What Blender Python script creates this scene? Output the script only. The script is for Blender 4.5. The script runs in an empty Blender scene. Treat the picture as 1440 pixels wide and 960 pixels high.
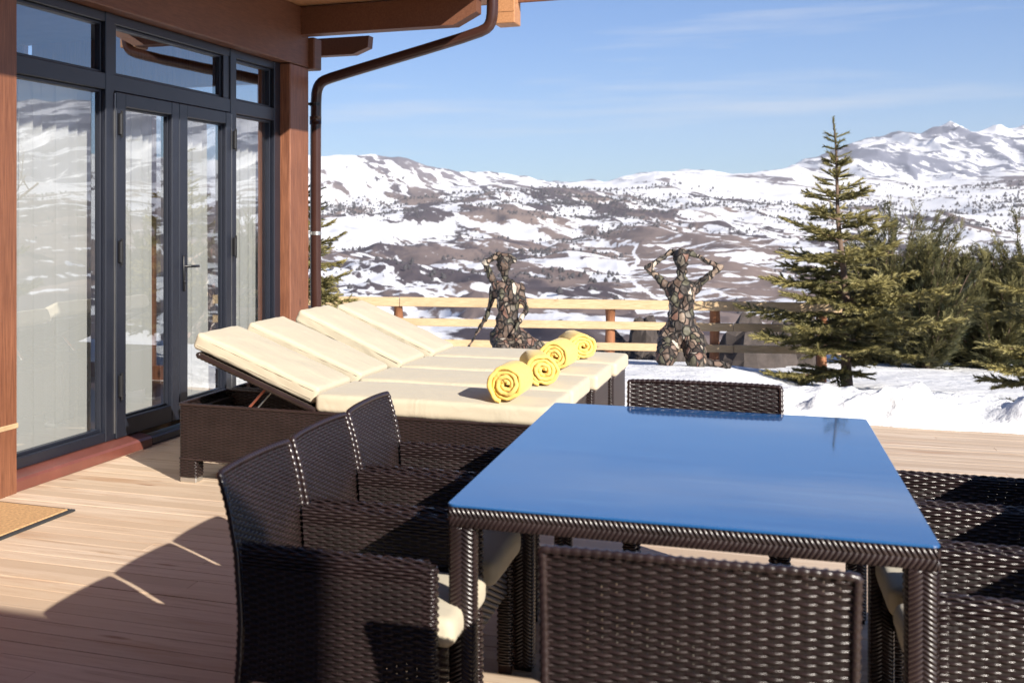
import bpy, math, random
import numpy as np
from mathutils import Vector, Matrix

random.seed(7)
RNG = np.random.default_rng(11)
SC = bpy.context.scene
COL = SC.collection
R = math.radians

# ------------------------------------------------------------------ camera constants
F, CX, CY, H = 1900.0, 200.0, 310.0, 1.47          # focal and principal point measured on a 1440 px wide frame


def at(px, py, z):                                 # point at height z seen at a photo pixel (survey of the photo)
    D = F * (H - z) / (py - CY)
    return np.array([(px - CX) / F * D, D, z])


# ------------------------------------------------------------------ mesh builder
class MB:
    def __init__(s):
        s.V, s.Q, s.T, s.n = [], [], [], 0
        s.A = []

    def add(s, v, q=None, t=None, a=0.0):
        v = np.array(v, float).reshape(-1, 3)
        s.V.append(v)
        s.A.append(np.full(len(v), a) if np.isscalar(a) else np.asarray(a, float))
        if q is not None and len(q):
            s.Q.append(np.asarray(q, np.int64).reshape(-1, 4) + s.n)
        if t is not None and len(t):
            s.T.append(np.asarray(t, np.int64).reshape(-1, 3) + s.n)
        s.n += len(v)

    def grid(s, P, close_u=False, close_v=False, a=0.0):   # P (m,n,3)
        m, n = P.shape[:2]
        i = np.arange(m if close_u else m - 1)[:, None]
        j = np.arange(n if close_v else n - 1)[None, :]
        i2, j2 = (i + 1) % m, (j + 1) % n
        q = np.stack([i * n + j, i2 * n + j, i2 * n + j2, i * n + j2], -1).reshape(-1, 4)
        s.add(P.reshape(-1, 3), q, a=a)

    def box(s, c, size, M=None, bev=0.0, a=0.0):
        x, y, z = [d / 2 for d in size]
        b = min(bev, x * .9, y * .9, z * .9)
        if b <= 0:
            v = np.array([[i * x, j * y, k * z] for k in (-1, 1) for j in (-1, 1) for i in (-1, 1)], float)
            q = [[0, 2, 3, 1], [4, 5, 7, 6], [0, 1, 5, 4], [2, 6, 7, 3], [0, 4, 6, 2], [1, 3, 7, 5]]
            t = None
        else:
            v, idx = [], {}
            for k in (-1, 1):
                for j in (-1, 1):
                    for i in (-1, 1):
                        for ax in range(3):
                            p = [i * x, j * y, k * z]
                            for d in range(3):
                                if d != ax:
                                    p[d] -= b * (1 if p[d] > 0 else -1)
                            idx[(i, j, k, ax)] = len(v)
                            v.append(p)
            v = np.array(v, float)
            q, t = [], []
            for ax in range(3):
                o1, o2 = (ax + 1) % 3, (ax + 2) % 3
                for sg in (-1, 1):
                    f = []
                    for (p1, p2) in ((-1, -1), (1, -1), (1, 1), (-1, 1)):
                        key = [0, 0, 0]
                        key[ax], key[o1], key[o2] = sg, p1, p2
                        f.append(idx[(*key, ax)])
                    q.append(f if sg > 0 else f[::-1])
            for ax in range(3):
                o1, o2 = (ax + 1) % 3, (ax + 2) % 3
                for p1 in (-1, 1):
                    for p2 in (-1, 1):
                        k0, k1 = [0, 0, 0], [0, 0, 0]
                        k0[ax], k1[ax] = -1, 1
                        k0[o1] = k1[o1] = p1
                        k0[o2] = k1[o2] = p2
                        f = [idx[(*k0, o1)], idx[(*k1, o1)], idx[(*k1, o2)], idx[(*k0, o2)]]
                        q.append(f if p1 * p2 < 0 else f[::-1])
            for i in (-1, 1):
                for j in (-1, 1):
                    for k in (-1, 1):
                        f = [idx[(i, j, k, 0)], idx[(i, j, k, 1)], idx[(i, j, k, 2)]]
                        t.append(f if i * j * k > 0 else f[::-1])
        if M is not None:
            v = v @ np.array(M)[:3, :3].T
        s.add(v + np.asarray(c, float), q, t, a=a)

    def bar(s, p, q, w, h, up=(0, 0, 1), bev=0.0):          # box bar between two points
        p, q = np.asarray(p, float), np.asarray(q, float)
        d = q - p
        L = np.linalg.norm(d)
        d = d / L
        up = np.asarray(up, float)
        sd = np.cross(d, up)
        sd /= np.linalg.norm(sd)
        u2 = np.cross(sd, d)
        s.box((p + q) / 2, (L, w, h), np.stack([d, sd, u2], 1), bev)

    def tube(s, pts, r, n=10, cap=True):
        pts = np.asarray(pts, float)
        m = len(pts)
        r = np.broadcast_to(np.asarray(r, float), (m,))
        tg = np.gradient(pts, axis=0)
        tg /= np.linalg.norm(tg, axis=1)[:, None] + 1e-12
        ref = np.array([0, 0, 1.0]) if abs(tg[0][2]) < .9 else np.array([1.0, 0, 0])
        P = np.zeros((m, n, 3))
        x = np.cross(tg[0], ref)
        x /= np.linalg.norm(x)
        a = np.arange(n) / n * 2 * math.pi
        for i in range(m):
            x = x - tg[i] * np.dot(x, tg[i])
            x /= np.linalg.norm(x)
            y = np.cross(tg[i], x)
            P[i] = pts[i] + r[i] * (np.cos(a)[:, None] * x + np.sin(a)[:, None] * y)
        base = s.n
        s.grid(P, close_v=True)
        if cap:
            for k, i in ((0, 0), (1, m - 1)):
                c = base + i * n
                b0 = s.n
                s.add(pts[i][None])
                ring = np.arange(n)
                t = np.stack([np.full(n, b0), c + (ring + (0 if k else 1)) % n, c + (ring + (1 if k else 0)) % n], 1)
                s.T.append(t)

    def ellipsoid(s, c, r, M=None, nu=16, nv=10):
        u = np.arange(nu) / nu * 2 * math.pi
        v = np.linspace(-math.pi / 2 + .02, math.pi / 2 - .02, nv)
        P = np.stack([np.cos(v)[:, None] * np.cos(u), np.cos(v)[:, None] * np.sin(u), np.sin(v)[:, None] * np.ones(nu)], -1)
        P = P * np.asarray(r, float)
        if M is not None:
            P = P @ np.array(M)[:3, :3].T
        P = P + np.asarray(c, float)
        base = s.n
        s.grid(P, close_v=True)
        for k, i in ((0, 0), (1, nv - 1)):
            b0 = s.n
            s.add(P[i].mean(0)[None])
            ring = np.arange(nu)
            cc = base + i * nu
            s.T.append(np.stack([np.full(nu, b0), cc + (ring + (0 if k else 1)) % nu, cc + (ring + (1 if k else 0)) % nu], 1))

    def inst(s, tv, tq, tt, O, X, Y, Z, a=None):            # batch copies of a template into this mesh
        n, m = len(O), len(tv)
        P = O[:, None, :] + tv[None, :, 0:1] * X[:, None, :] + tv[None, :, 1:2] * Y[:, None, :] + tv[None, :, 2:3] * Z[:, None, :]
        off = (np.arange(n) * m)[:, None, None]
        q = (np.asarray(tq, np.int64)[None] + off).reshape(-1, 4) if tq is not None and len(tq) else None
        t = (np.asarray(tt, np.int64)[None] + off).reshape(-1, 3) if tt is not None and len(tt) else None
        aa = np.repeat(a, m) if a is not None else 0.0
        s.add(P.reshape(-1, 3), q, t, a=aa)

    def mesh(s, name, smooth=False, attr=None):
        V = np.concatenate(s.V)
        Q = np.concatenate(s.Q) if s.Q else np.zeros((0, 4), np.int64)
        T = np.concatenate(s.T) if s.T else np.zeros((0, 3), np.int64)
        me = bpy.data.meshes.new(name)
        me.vertices.add(len(V))
        me.vertices.foreach_set('co', V.astype(np.float32).ravel())
        loops = np.concatenate([Q.ravel(), T.ravel()]).astype(np.int32)
        me.loops.add(len(loops))
        me.loops.foreach_set('vertex_index', loops)
        me.polygons.add(len(Q) + len(T))
        st = np.concatenate([np.arange(len(Q)) * 4, len(Q) * 4 + np.arange(len(T)) * 3]).astype(np.int32)
        me.polygons.foreach_set('loop_start', st)
        me.update(calc_edges=True)
        me.polygons.foreach_set('use_smooth', np.full(len(me.polygons), bool(smooth)))
        if attr:
            at_ = me.attributes.new(attr, 'FLOAT', 'POINT')
            at_.data.foreach_set('value', np.concatenate(s.A).astype(np.float32))
        me.update()
        return me

    def build(s, name, m, parent=None, smooth=False, attr=None):
        return link(name, s.mesh(name, smooth, attr), m, parent)


def link(name, me, m, parent=None):
    o = bpy.data.objects.new(name, me)
    COL.objects.link(o)
    if m is not None:
        me.materials.append(m)
    if parent is not None:
        o.parent = parent
    return o


def empty(name, loc, rz=0.0):
    o = bpy.data.objects.new(name, None)
    o.empty_display_size = .1
    COL.objects.link(o)
    o.location = loc
    o.rotation_euler = (0, 0, rz)
    return o


def tag(o, label, cat=None, group=None, kind=None):
    if label:
        o['label'] = label
    if cat:
        o['category'] = cat
    if group:
        o['group'] = group
    if kind:
        o['kind'] = kind
    return o


def copy_tree(o, parent=None):
    c = o.copy()
    COL.objects.link(c)
    if parent is not None:
        c.parent = parent
    for ch in list(o.children):
        copy_tree(ch, c)
    return c


# ------------------------------------------------------------------ materials
def mat(name):
    m = bpy.data.materials.new(name)
    m.use_nodes = True
    nt = m.node_tree
    nt.nodes.clear()
    out = nt.nodes.new('ShaderNodeOutputMaterial')
    b = nt.nodes.new('ShaderNodeBsdfPrincipled')
    nt.links.new(b.outputs[0], out.inputs[0])
    return m, nt, b, out


def N(nt, t, **kw):
    n = nt.nodes.new(t)
    for k, v in kw.items():
        if k.startswith('i_'):
            n.inputs[k[2:].replace('_', ' ')].default_value = v
        else:
            setattr(n, k, v)
    return n


def ramp(nt, src, stops, interp='LINEAR'):
    r = nt.nodes.new('ShaderNodeValToRGB')
    r.color_ramp.interpolation = interp
    el = r.color_ramp.elements
    while len(el) < len(stops):
        el.new(.5)
    for e, (p, c) in zip(el, stops):
        e.position = p
        e.color = (*c, 1) if len(c) == 3 else c
    nt.links.new(src, r.inputs[0])
    return r.outputs[0]


def mixc(nt, fac, a, b, mode='MIX'):
    n = nt.nodes.new('ShaderNodeMix')
    n.data_type = 'RGBA'
    n.blend_type = mode
    for s, v in ((0, fac), (6, a), (7, b)):
        if hasattr(v, 'links'):
            nt.links.new(v, n.inputs[s])
        else:
            n.inputs[s].default_value = (*v, 1) if isinstance(v, tuple) and len(v) == 3 else v
    return n.outputs[2]


def coords(nt, scale=(1, 1, 1), kind='Object'):
    tc = nt.nodes.new('ShaderNodeTexCoord')
    mp = nt.nodes.new('ShaderNodeMapping')
    mp.inputs['Scale'].default_value = scale
    nt.links.new(tc.outputs[kind], mp.inputs[0])
    return mp.outputs[0]


def noise(nt, vec, scale, detail=4, rough=.55, dist=0.0):
    n = N(nt, 'ShaderNodeTexNoise', i_Scale=scale, i_Detail=detail, i_Roughness=rough, i_Distortion=dist)
    nt.links.new(vec, n.inputs['Vector'])
    return n.outputs['Fac']


def bump(nt, b, h, strength, dist):
    n = N(nt, 'ShaderNodeBump', i_Strength=strength, i_Distance=dist)
    nt.links.new(h, n.inputs['Height'])
    nt.links.new(n.outputs[0], b.inputs['Normal'])


def m_wood(name, dark, light, scale, rough=.6, bmp=.25, knots=None):
    m, nt, b, _ = mat(name)
    v = coords(nt, scale)
    g = noise(nt, v, 6, 8, .65, .4)
    c = ramp(nt, g, [(.3, dark), (.7, light)])
    v2 = coords(nt, (1, 1, 1))
    g2 = noise(nt, v2, 1.7, 3)
    c = mixc(nt, ramp(nt, g2, [(.3, (0, 0, 0)), (.8, (.5, .5, .5))]), c, tuple(.6 * (a + b_) / 2 for a, b_ in zip(dark, light)))
    if knots:
        vk = coords(nt, knots)
        vo = N(nt, 'ShaderNodeTexVoronoi', i_Scale=1.0)
        nt.links.new(vk, vo.inputs['Vector'])
        k = ramp(nt, vo.outputs['Distance'], [(.03, (1, 1, 1)), (.12, (0, 0, 0))])
        c = mixc(nt, k, c, tuple(.35 * a for a in dark))
    nt.links.new(c, b.inputs['Base Color'])
    b.inputs['Roughness'].default_value = rough
    bump(nt, b, g, bmp, .004)
    return m


def m_plain(name, col, rough=.5, metal=0.0, var=.12, vs=6.0, bmp=0.0, bs=80.0, spec=.5):
    m, nt, b, _ = mat(name)
    v = coords(nt)
    g = noise(nt, v, vs, 5)
    c = ramp(nt, g, [(.25, tuple(x * (1 - var) for x in col)), (.75, tuple(min(1, x * (1 + var)) for x in col))])
    nt.links.new(c, b.inputs['Base Color'])
    b.inputs['Roughness'].default_value = rough
    b.inputs['Metallic'].default_value = metal
    b.inputs['Specular IOR Level'].default_value = spec
    if bmp:
        g2 = noise(nt, v, bs, 3)
        bump(nt, b, g2, bmp, .002)
    return m


M = {}
M['timber'] = m_wood('stained_timber', (.115, .036, .018), (.33, .135, .068), (14, 14, .7), .5, .2, (5, 5, 2.2))
M['timber_beam'] = m_wood('stained_beam', (.105, .036, .018), (.20, .08, .04), (1.2, 14, 14), .55, .2)
M['soffit'] = m_wood('soffit_boards', (.34, .15, .06), (.55, .27, .12), (1.0, 12, 12), .55, .2)
M['frame'] = m_plain('grey_frame_paint', (.013, .0155, .025), .36, 0, .1)
M['sill'] = m_plain('red_brown_sill_paint', (.17, .055, .04), .32, 0, .2, 4)
M['pipe'] = m_plain('brown_pipe_paint', (.048, .020, .015), .22, 0, .1)
M['black'] = m_plain('black_plastic', (.012, .012, .014), .4)
M['steel'] = m_plain('brushed_steel', (.62, .62, .6), .32, .9)
M['rod'] = m_plain('red_brown_rod', (.32, .10, .06), .4, .2)
M['wicker'] = m_plain('wicker_strands', (.024, .0142, .0138), .30, 0, .35, 9)
M['wicker'].node_tree.nodes['Principled BSDF'].inputs['Coat Weight'].default_value = .25
M['wicker'].node_tree.nodes['Principled BSDF'].inputs['Coat Roughness'].default_value = .22
M['wicker_dk'] = m_plain('wicker_stakes', (.014, .009, .008), .5, 0, .3, 9)
M['plaster'] = m_plain('interior_plaster', (.28, .25, .22), .8)
M['floor_in'] = m_plain('interior_floor', (.14, .085, .05), .4)
M['pine'] = m_wood('pale_pine', (.42, .27, .13), (.68, .51, .31), (1.2, 16, 16), .65, .3, (2.2, 8, 8))
M['fence_post'] = m_wood('fence_post_log', (.20, .075, .03), (.40, .17, .075), (12, 12, 1), .7, .4)
M['rock'] = m_plain('dark_rock', (.060, .048, .043), .9, 0, .5, 5, .8, 12)
M['bark'] = m_plain('bark', (.16, .105, .075), .9, 0, .4, 30, .8, 40)
M['coir'] = m_plain('coir_mat', (.52, .32, .15), .95, 0, .35, 60, 1.0, 220)
M['rubber'] = m_plain('rubber_edge', (.03, .032, .036), .7)


def m_fabric(name, col, vs, wrinkle):
    m, nt, b, _ = mat(name)
    v = coords(nt)
    g = noise(nt, v, vs, 4)
    c = ramp(nt, g, [(.3, tuple(x * .93 for x in col)), (.7, col)])
    nt.links.new(c, b.inputs['Base Color'])
    b.inputs['Roughness'].default_value = .85
    b.inputs['Sheen Weight'].default_value = .15
    h = N(nt, 'ShaderNodeMath', operation='ADD')
    nt.links.new(noise(nt, v, 5, 3, .5, .8), h.inputs[0])
    s = N(nt, 'ShaderNodeMath', operation='MULTIPLY')
    s.inputs[1].default_value = .06
    nt.links.new(noise(nt, v, 300, 2), s.inputs[0])
    nt.links.new(s.outputs[0], h.inputs[1])
    bump(nt, b, h.outputs[0], wrinkle, .02)
    return m


M['cushion'] = m_fabric('cream_canvas', (.56, .495, .365), 3, .5)
M['towel'] = m_fabric('yellow_terry', (.85, .595, .155), 90, .9)

# deck boards: tint attribute per board + grain along local x
m, nt, b, _ = mat('deck_boards')
a_ = N(nt, 'ShaderNodeAttribute', attribute_name='tint')
v = coords(nt, (.45, 5.5, 5.5))
g = noise(nt, v, 4, 9, .66, .9)
c = ramp(nt, g, [(.30, (.40, .265, .165)), (.46, (.66, .515, .385)), (.72, (.77, .64, .50))])
c = mixc(nt, ramp(nt, noise(nt, coords(nt, (.5, 1.4, 1)), 1.1, 5, .6), [(.35, (.55, .55, .55)), (.62, (0, 0, 0))]), c, (.60, .43, .275))
c = mixc(nt, ramp(nt, a_.outputs['Fac'], [(0, (0, 0, 0)), (.5, (.25, .25, .25)), (1, (.95, .95, .95))]), c, (.53, .395, .275), 'MIX')
vk = coords(nt, (1.6, 6.5, 1))
vo = N(nt, 'ShaderNodeTexVoronoi', i_Scale=1.0)
nt.links.new(vk, vo.inputs['Vector'])
k = ramp(nt, vo.outputs['Distance'], [(.05, (1, 1, 1)), (.13, (0, 0, 0))])
kk = N(nt, 'ShaderNodeMath', operation='MULTIPLY')
nt.links.new(k, kk.inputs[0])
nt.links.new(ramp(nt, noise(nt, coords(nt), .9, 2), [(.42, (0, 0, 0)), (.52, (.9, .9, .9))]), kk.inputs[1])
c = mixc(nt, kk.outputs[0], c, (.26, .115, .05))
st = ramp(nt, noise(nt, coords(nt, (.35, 2.2, 1)), 2.0, 5, .6), [(.60, (0, 0, 0)), (.72, (.6, .6, .6))])
c = mixc(nt, st, c, (.42, .22, .105))
nt.links.new(c, b.inputs['Base Color'])
b.inputs['Roughness'].default_value = .62
bump(nt, b, g, .25, .004)
M['deck'] = m

# snow
m, nt, b, _ = mat('snow')
v = coords(nt)
g = noise(nt, v, 3.0, 8, .62)
c = ramp(nt, g, [(.3, (.74, .75, .78)), (.7, (.82, .82, .82))])
nt.links.new(c, b.inputs['Base Color'])
b.inputs['Roughness'].default_value = .8
b.inputs['Specular IOR Level'].default_value = .2
bump(nt, b, g, .8, .09)
M['snow'] = m

# table glass: dark tinted glossy sheet
m, nt, b, _ = mat('table_glass')
v = coords(nt, (.7, 5, 1))
g = noise(nt, v, 2.6, 9, .72, .8)
c = ramp(nt, g, [(.32, (.018, .092, .27)), (.55, (.026, .118, .315)), (.75, (.065, .18, .38))])
nt.links.new(c, b.inputs['Base Color'])
rr = ramp(nt, noise(nt, coords(nt, (1, 9, 1)), 3, 5), [(.3, (.02, .02, .02)), (.75, (.07, .07, .07))])
nt.links.new(rr, b.inputs['Roughness'])
b.inputs['IOR'].default_value = 2.5
b.inputs['Coat Weight'].default_value = .0
M['glass_top'] = m

# window glass
m = bpy.data.materials.new('window_glass')
m.use_nodes = True
nt = m.node_tree
nt.nodes.clear()
out = nt.nodes.new('ShaderNodeOutputMaterial')
tr = N(nt, 'ShaderNodeBsdfTransparent')
tr.inputs[0].default_value = (.92, .94, .935, 1)
gl = N(nt, 'ShaderNodeBsdfGlossy')
gl.inputs['Roughness'].default_value = .0
gl.inputs[0].default_value = (.93, .96, 1, 1)
v = coords(nt)
bn = N(nt, 'ShaderNodeBump', i_Strength=.05, i_Distance=.02)
nt.links.new(noise(nt, v, 1.6, 1), bn.inputs['Height'])
nt.links.new(bn.outputs[0], gl.inputs['Normal'])
gn = N(nt, 'ShaderNodeNewGeometry')
dt = N(nt, 'ShaderNodeVectorMath', operation='DOT_PRODUCT')
nt.links.new(gn.outputs['Incoming'], dt.inputs[0])
nt.links.new(gn.outputs['Normal'], dt.inputs[1])
ab = N(nt, 'ShaderNodeMath', operation='ABSOLUTE')
nt.links.new(dt.outputs['Value'], ab.inputs[0])
om = N(nt, 'ShaderNodeMath', operation='SUBTRACT')
om.inputs[0].default_value = 1.0
nt.links.new(ab.outputs[0], om.inputs[1])
pw = N(nt, 'ShaderNodeMath', operation='POWER')
pw.inputs[1].default_value = 4.0
nt.links.new(om.outputs[0], pw.inputs[0])
fa = N(nt, 'ShaderNodeMath', operation='MULTIPLY_ADD')
fa.inputs[1].default_value = .75
fa.inputs[2].default_value = .33
nt.links.new(pw.outputs[0], fa.inputs[0])
mx = N(nt, 'ShaderNodeMixShader')
nt.links.new(fa.outputs[0], mx.inputs[0])
nt.links.new(tr.outputs[0], mx.inputs[1])
nt.links.new(gl.outputs[0], mx.inputs[2])
nt.links.new(mx.outputs[0], out.inputs[0])
M['glass'] = m

# curtain (sheer)
m = bpy.data.materials.new('sheer_curtain')
m.use_nodes = True
nt = m.node_tree
nt.nodes.clear()
out = nt.nodes.new('ShaderNodeOutputMaterial')
df = N(nt, 'ShaderNodeBsdfDiffuse')
tl = N(nt, 'ShaderNodeBsdfTranslucent')
for s_ in (df, tl):
    s_.inputs[0].default_value = (.70, .70, .69, 1)
mx = N(nt, 'ShaderNodeMixShader')
mx.inputs[0].default_value = .25
nt.links.new(df.outputs[0], mx.inputs[1])
nt.links.new(tl.outputs[0], mx.inputs[2])
nt.links.new(mx.outputs[0], out.inputs[0])
M['curtain'] = m


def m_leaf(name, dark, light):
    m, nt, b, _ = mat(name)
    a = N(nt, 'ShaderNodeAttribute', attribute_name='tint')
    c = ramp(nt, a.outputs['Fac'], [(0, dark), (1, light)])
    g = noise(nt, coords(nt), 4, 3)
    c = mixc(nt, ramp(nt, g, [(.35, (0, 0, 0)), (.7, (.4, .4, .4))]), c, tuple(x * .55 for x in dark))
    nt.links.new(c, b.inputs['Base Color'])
    b.inputs['Roughness'].default_value = .55
    b.inputs['Specular IOR Level'].default_value = .3
    return m


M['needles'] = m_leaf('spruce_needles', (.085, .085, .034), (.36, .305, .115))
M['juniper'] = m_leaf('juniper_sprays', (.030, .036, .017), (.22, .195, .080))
M['far_tree'] = m_plain('far_tree_foliage', (.055, .052, .058), .9)

# statue: fitted stones
m, nt, b, _ = mat('fitted_stones')
v = coords(nt, (1, 1, .62))
nz = N(nt, 'ShaderNodeTexNoise', i_Scale=6.0, i_Detail=2.0)
nt.links.new(v, nz.inputs['Vector'])
vv = N(nt, 'ShaderNodeVectorMath', operation='MULTIPLY_ADD')
nt.links.new(nz.outputs['Color'], vv.inputs[0])
vv.inputs[1].default_value = (.09, .09, .09)
nt.links.new(v, vv.inputs[2])
ve = N(nt, 'ShaderNodeTexVoronoi', feature='DISTANCE_TO_EDGE', i_Scale=16.0)
vc = N(nt, 'ShaderNodeTexVoronoi', feature='F1', i_Scale=16.0)
nt.links.new(vv.outputs[0], ve.inputs['Vector'])
nt.links.new(vv.outputs[0], vc.inputs['Vector'])
sp = N(nt, 'ShaderNodeSeparateColor')
nt.links.new(vc.outputs['Color'], sp.inputs[0])
cell = ramp(nt, sp.outputs[0], [(0, (.050, .036, .028)), (.20, (.135, .088, .062)), (.36, (.098, .092, .055)), (.50, (.21, .105, .072)), (.60, (.24, .165, .125)),
                                 (.70, (.15, .125, .095)), (.83, (.34, .25, .18)), (.94, (.60, .52, .42))], 'CONSTANT')
g = noise(nt, v, 40, 4)
cell = mixc(nt, ramp(nt, g, [(.3, (.5, .5, .5)), (.7, (0, 0, 0))]), cell, (.05, .04, .035))
edge = ramp(nt, ve.outputs['Distance'], [(.03, (0, 0, 0)), (.13, (1, 1, 1))])
c = mixc(nt, edge, (.012, .010, .009), cell)
nt.links.new(c, b.inputs['Base Color'])
b.inputs['Roughness'].default_value = .6
bump(nt, b, edge, .9, .02)
M['stones'] = m

# terrain
m, nt, b, _ = mat('mountain_ground')
a1 = N(nt, 'ShaderNodeAttribute', attribute_name='snow')
a2 = N(nt, 'ShaderNodeAttribute', attribute_name='scrub')
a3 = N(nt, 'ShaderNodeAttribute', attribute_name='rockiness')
geo = N(nt, 'ShaderNodeNewGeometry')
nb = noise(nt, geo.outputs['Position'], .004, 8, .65)
earth = ramp(nt, nb, [(.3, (.15, .115, .112)), (.5, (.225, .175, .16)), (.7, (.32, .24, .20))])
earth = mixc(nt, a2.outputs['Fac'], earth, (.095, .078, .088))
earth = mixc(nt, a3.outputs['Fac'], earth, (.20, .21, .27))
mpg = N(nt, 'ShaderNodeMapping')
mpg.inputs['Scale'].default_value = (.030, .0042, .02)
mpg.inputs['Rotation'].default_value = (0, 0, .12)
nt.links.new(geo.outputs['Position'], mpg.inputs[0])
nf = noise(nt, mpg.outputs[0], 1.0, 9, .72, .35)
ad = N(nt, 'ShaderNodeMath', operation='MULTIPLY_ADD')
nt.links.new(nf, ad.inputs[0])
ad.inputs[1].default_value = 1.7
sb_ = N(nt, 'ShaderNodeMath', operation='SUBTRACT')
nt.links.new(a1.outputs['Fac'], sb_.inputs[0])
sb_.inputs[1].default_value = .345
nt.links.new(sb_.outputs[0], ad.inputs[2])
mr = N(nt, 'ShaderNodeMapRange')
mr.inputs['From Min'].default_value = .93
mr.inputs['From Max'].default_value = 1.02
nt.links.new(ad.outputs[0], mr.inputs[0])
sn = mr.outputs[0]
c = mixc(nt, sn, earth, (.84, .84, .86))
nt.links.new(c, b.inputs['Base Color'])
b.inputs['Roughness'].default_value = .9
b.inputs['Specular IOR Level'].default_value = .1
M['terrain'] = m

# ------------------------------------------------------------------ numpy noise
_perm = np.random.default_rng(3).permutation(512)
_ga = np.random.default_rng(4).uniform(0, 2 * math.pi, 512)


def perlin(x, y, seed=0):
    xi, yi = np.floor(x).astype(np.int64), np.floor(y).astype(np.int64)
    xf, yf = x - xi, y - yi

    def g(ix, iy, dx, dy):
        h = _ga[_perm[(_perm[(ix + seed * 57) % 512] + iy) % 512]]
        return np.cos(h) * dx + np.sin(h) * dy
    u, v_ = xf ** 3 * (xf * (xf * 6 - 15) + 10), yf ** 3 * (yf * (yf * 6 - 15) + 10)
    a0 = g(xi, yi, xf, yf) * (1 - u) + g(xi + 1, yi, xf - 1, yf) * u
    a1 = g(xi, yi + 1, xf, yf - 1) * (1 - u) + g(xi + 1, yi + 1, xf - 1, yf - 1) * u
    return (a0 * (1 - v_) + a1 * v_) * 1.5


def fbm(x, y, oct=5, seed=0, gain=.5):
    s, a = 0, 1
    for k in range(oct):
        s = s + a * perlin(x * 2 ** k + 17.3 * k, y * 2 ** k - 9.1 * k, seed + k)
        a *= gain
    return s


def sstep(a, b_, x):
    t = np.clip((x - a) / (b_ - a), 0, 1)
    return t * t * (3 - 2 * t)


# ------------------------------------------------------------------ directions
ROT_T = R(-24.2)                                   # table and deck frame: local x = v, local y = u
VT = np.array([math.cos(ROT_T), math.sin(ROT_T), 0])
UT = np.array([-math.sin(ROT_T), math.cos(ROT_T), 0])
W_ANG = R(26.4)
W = np.array([math.sin(W_ANG), math.cos(W_ANG), 0])            # along the house wall, away from the camera
NW = np.array([math.cos(W_ANG), -math.sin(W_ANG), 0])          # wall normal towards the deck
W0 = np.array([-.664, 7.335, 0])
DECK_EDGE = 10.9


def deck_loc(x, y):
    return x * VT[0] + y * VT[1], x * UT[0] + y * UT[1]


def snow_z(x, y):
    xl, yl = deck_loc(x, y)
    yl = yl - DECK_EDGE
    zr = np.interp(yl, [0, .8, 2.0, 3.5, 5.0, 8.0, 12.0, 14.5], [.05, .0, -.17, -.36, -.49, -.55, -.68, -.84])
    zl = np.interp(yl, [0, 1.5, 4.6, 5.4, 7.2, 10, 14.5], [.05, .03, -.08, -.12, -.32, -.6, -.9])
    k_ = sstep(-.5, 1.0, xl)
    z = zl * (1 - k_) + zr * k_
    n1 = fbm(np.asarray(x) * .9, np.asarray(y) * .9, 3, 21)
    n2 = fbm(np.asarray(x) * 2.6, np.asarray(y) * 2.6, 4, 31)
    rid = np.exp(-((yl - .75 - .2 * n1) / .42) ** 2) * sstep(-.6, .5, xl) * (.10 + .11 * n1 + .10 * np.abs(n2))
    rid2 = np.exp(-((yl - .35) / .22) ** 2) * (.07 + .10 * n2) * sstep(-.4, .4, xl)
    z = z + rid + rid2 + .025 * n1 + .02 * n2 * sstep(4, 1, yl)
    return z * sstep(-.05, .18, yl) - .12 * (1 - sstep(-.1, .15, yl + .05 * n2))


# ------------------------------------------------------------------ setting: deck
mb = MB()
BW = .125
rb = random.Random(5)
yb = -5.0
while yb < DECK_EDGE - .01:
    x = -5.0 - rb.random() * 3
    while x < 8.0:
        L = rb.choice([2.6, 3.4, 4.0, 4.6])
        x2 = min(x + L, 8.0)
        xa = max(x, -5.0)
        if x2 - xa > .2:
            w, c_ = (BW - .0042) / 2, .0006
            yc = yb + BW / 2
            zt = rb.uniform(-.0012, .0012)
            prof = [(-w, -.03), (-w, -c_ + zt), (-w + c_, zt), (w - c_, zt), (w, -c_ + zt), (w, -.03)]
            P = np.array([[[xx, yc + p[0], p[1]] for p in prof] for xx in (xa + .0015, x2 - .0015)])
            b0 = mb.n
            mb.grid(P, a=rb.random())
            mb.Q.append(np.array([[b0 + 6, b0 + 7, b0 + 10, b0 + 11], [b0 + 7, b0 + 8, b0 + 9, b0 + 10], [b0 + 5, b0 + 4, b0 + 1, b0], [b0 + 4, b0 + 3, b0 + 2, b0 + 1]]))
        x = x2
    yb += BW
deck = mb.build('deck', M['deck'], attr='tint')
deck.rotation_euler = (0, 0, ROT_T)
tag(deck, None, kind='structure')

# ------------------------------------------------------------------ setting: snow field
xs = np.linspace(-4, 19, 300)
ys = np.linspace(.1, 9, 150) ** 1.0
XL, YL = np.meshgrid(np.linspace(-9, 17, 560), np.concatenate([np.linspace(-.25, 2.2, 70), np.linspace(2.25, 17.5, 160)]), indexing='ij')
X = XL * VT[0] + (YL + DECK_EDGE) * UT[0]
Y = XL * VT[1] + (YL + DECK_EDGE) * UT[1]
Z = snow_z(X, Y) - .9 * sstep(16.0, 17.5, YL)
mb = MB()
mb.grid(np.stack([X, Y, Z], -1))
sf = mb.build('snow_ground', M['snow'], smooth=True)
tag(sf, None, kind='structure')

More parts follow.
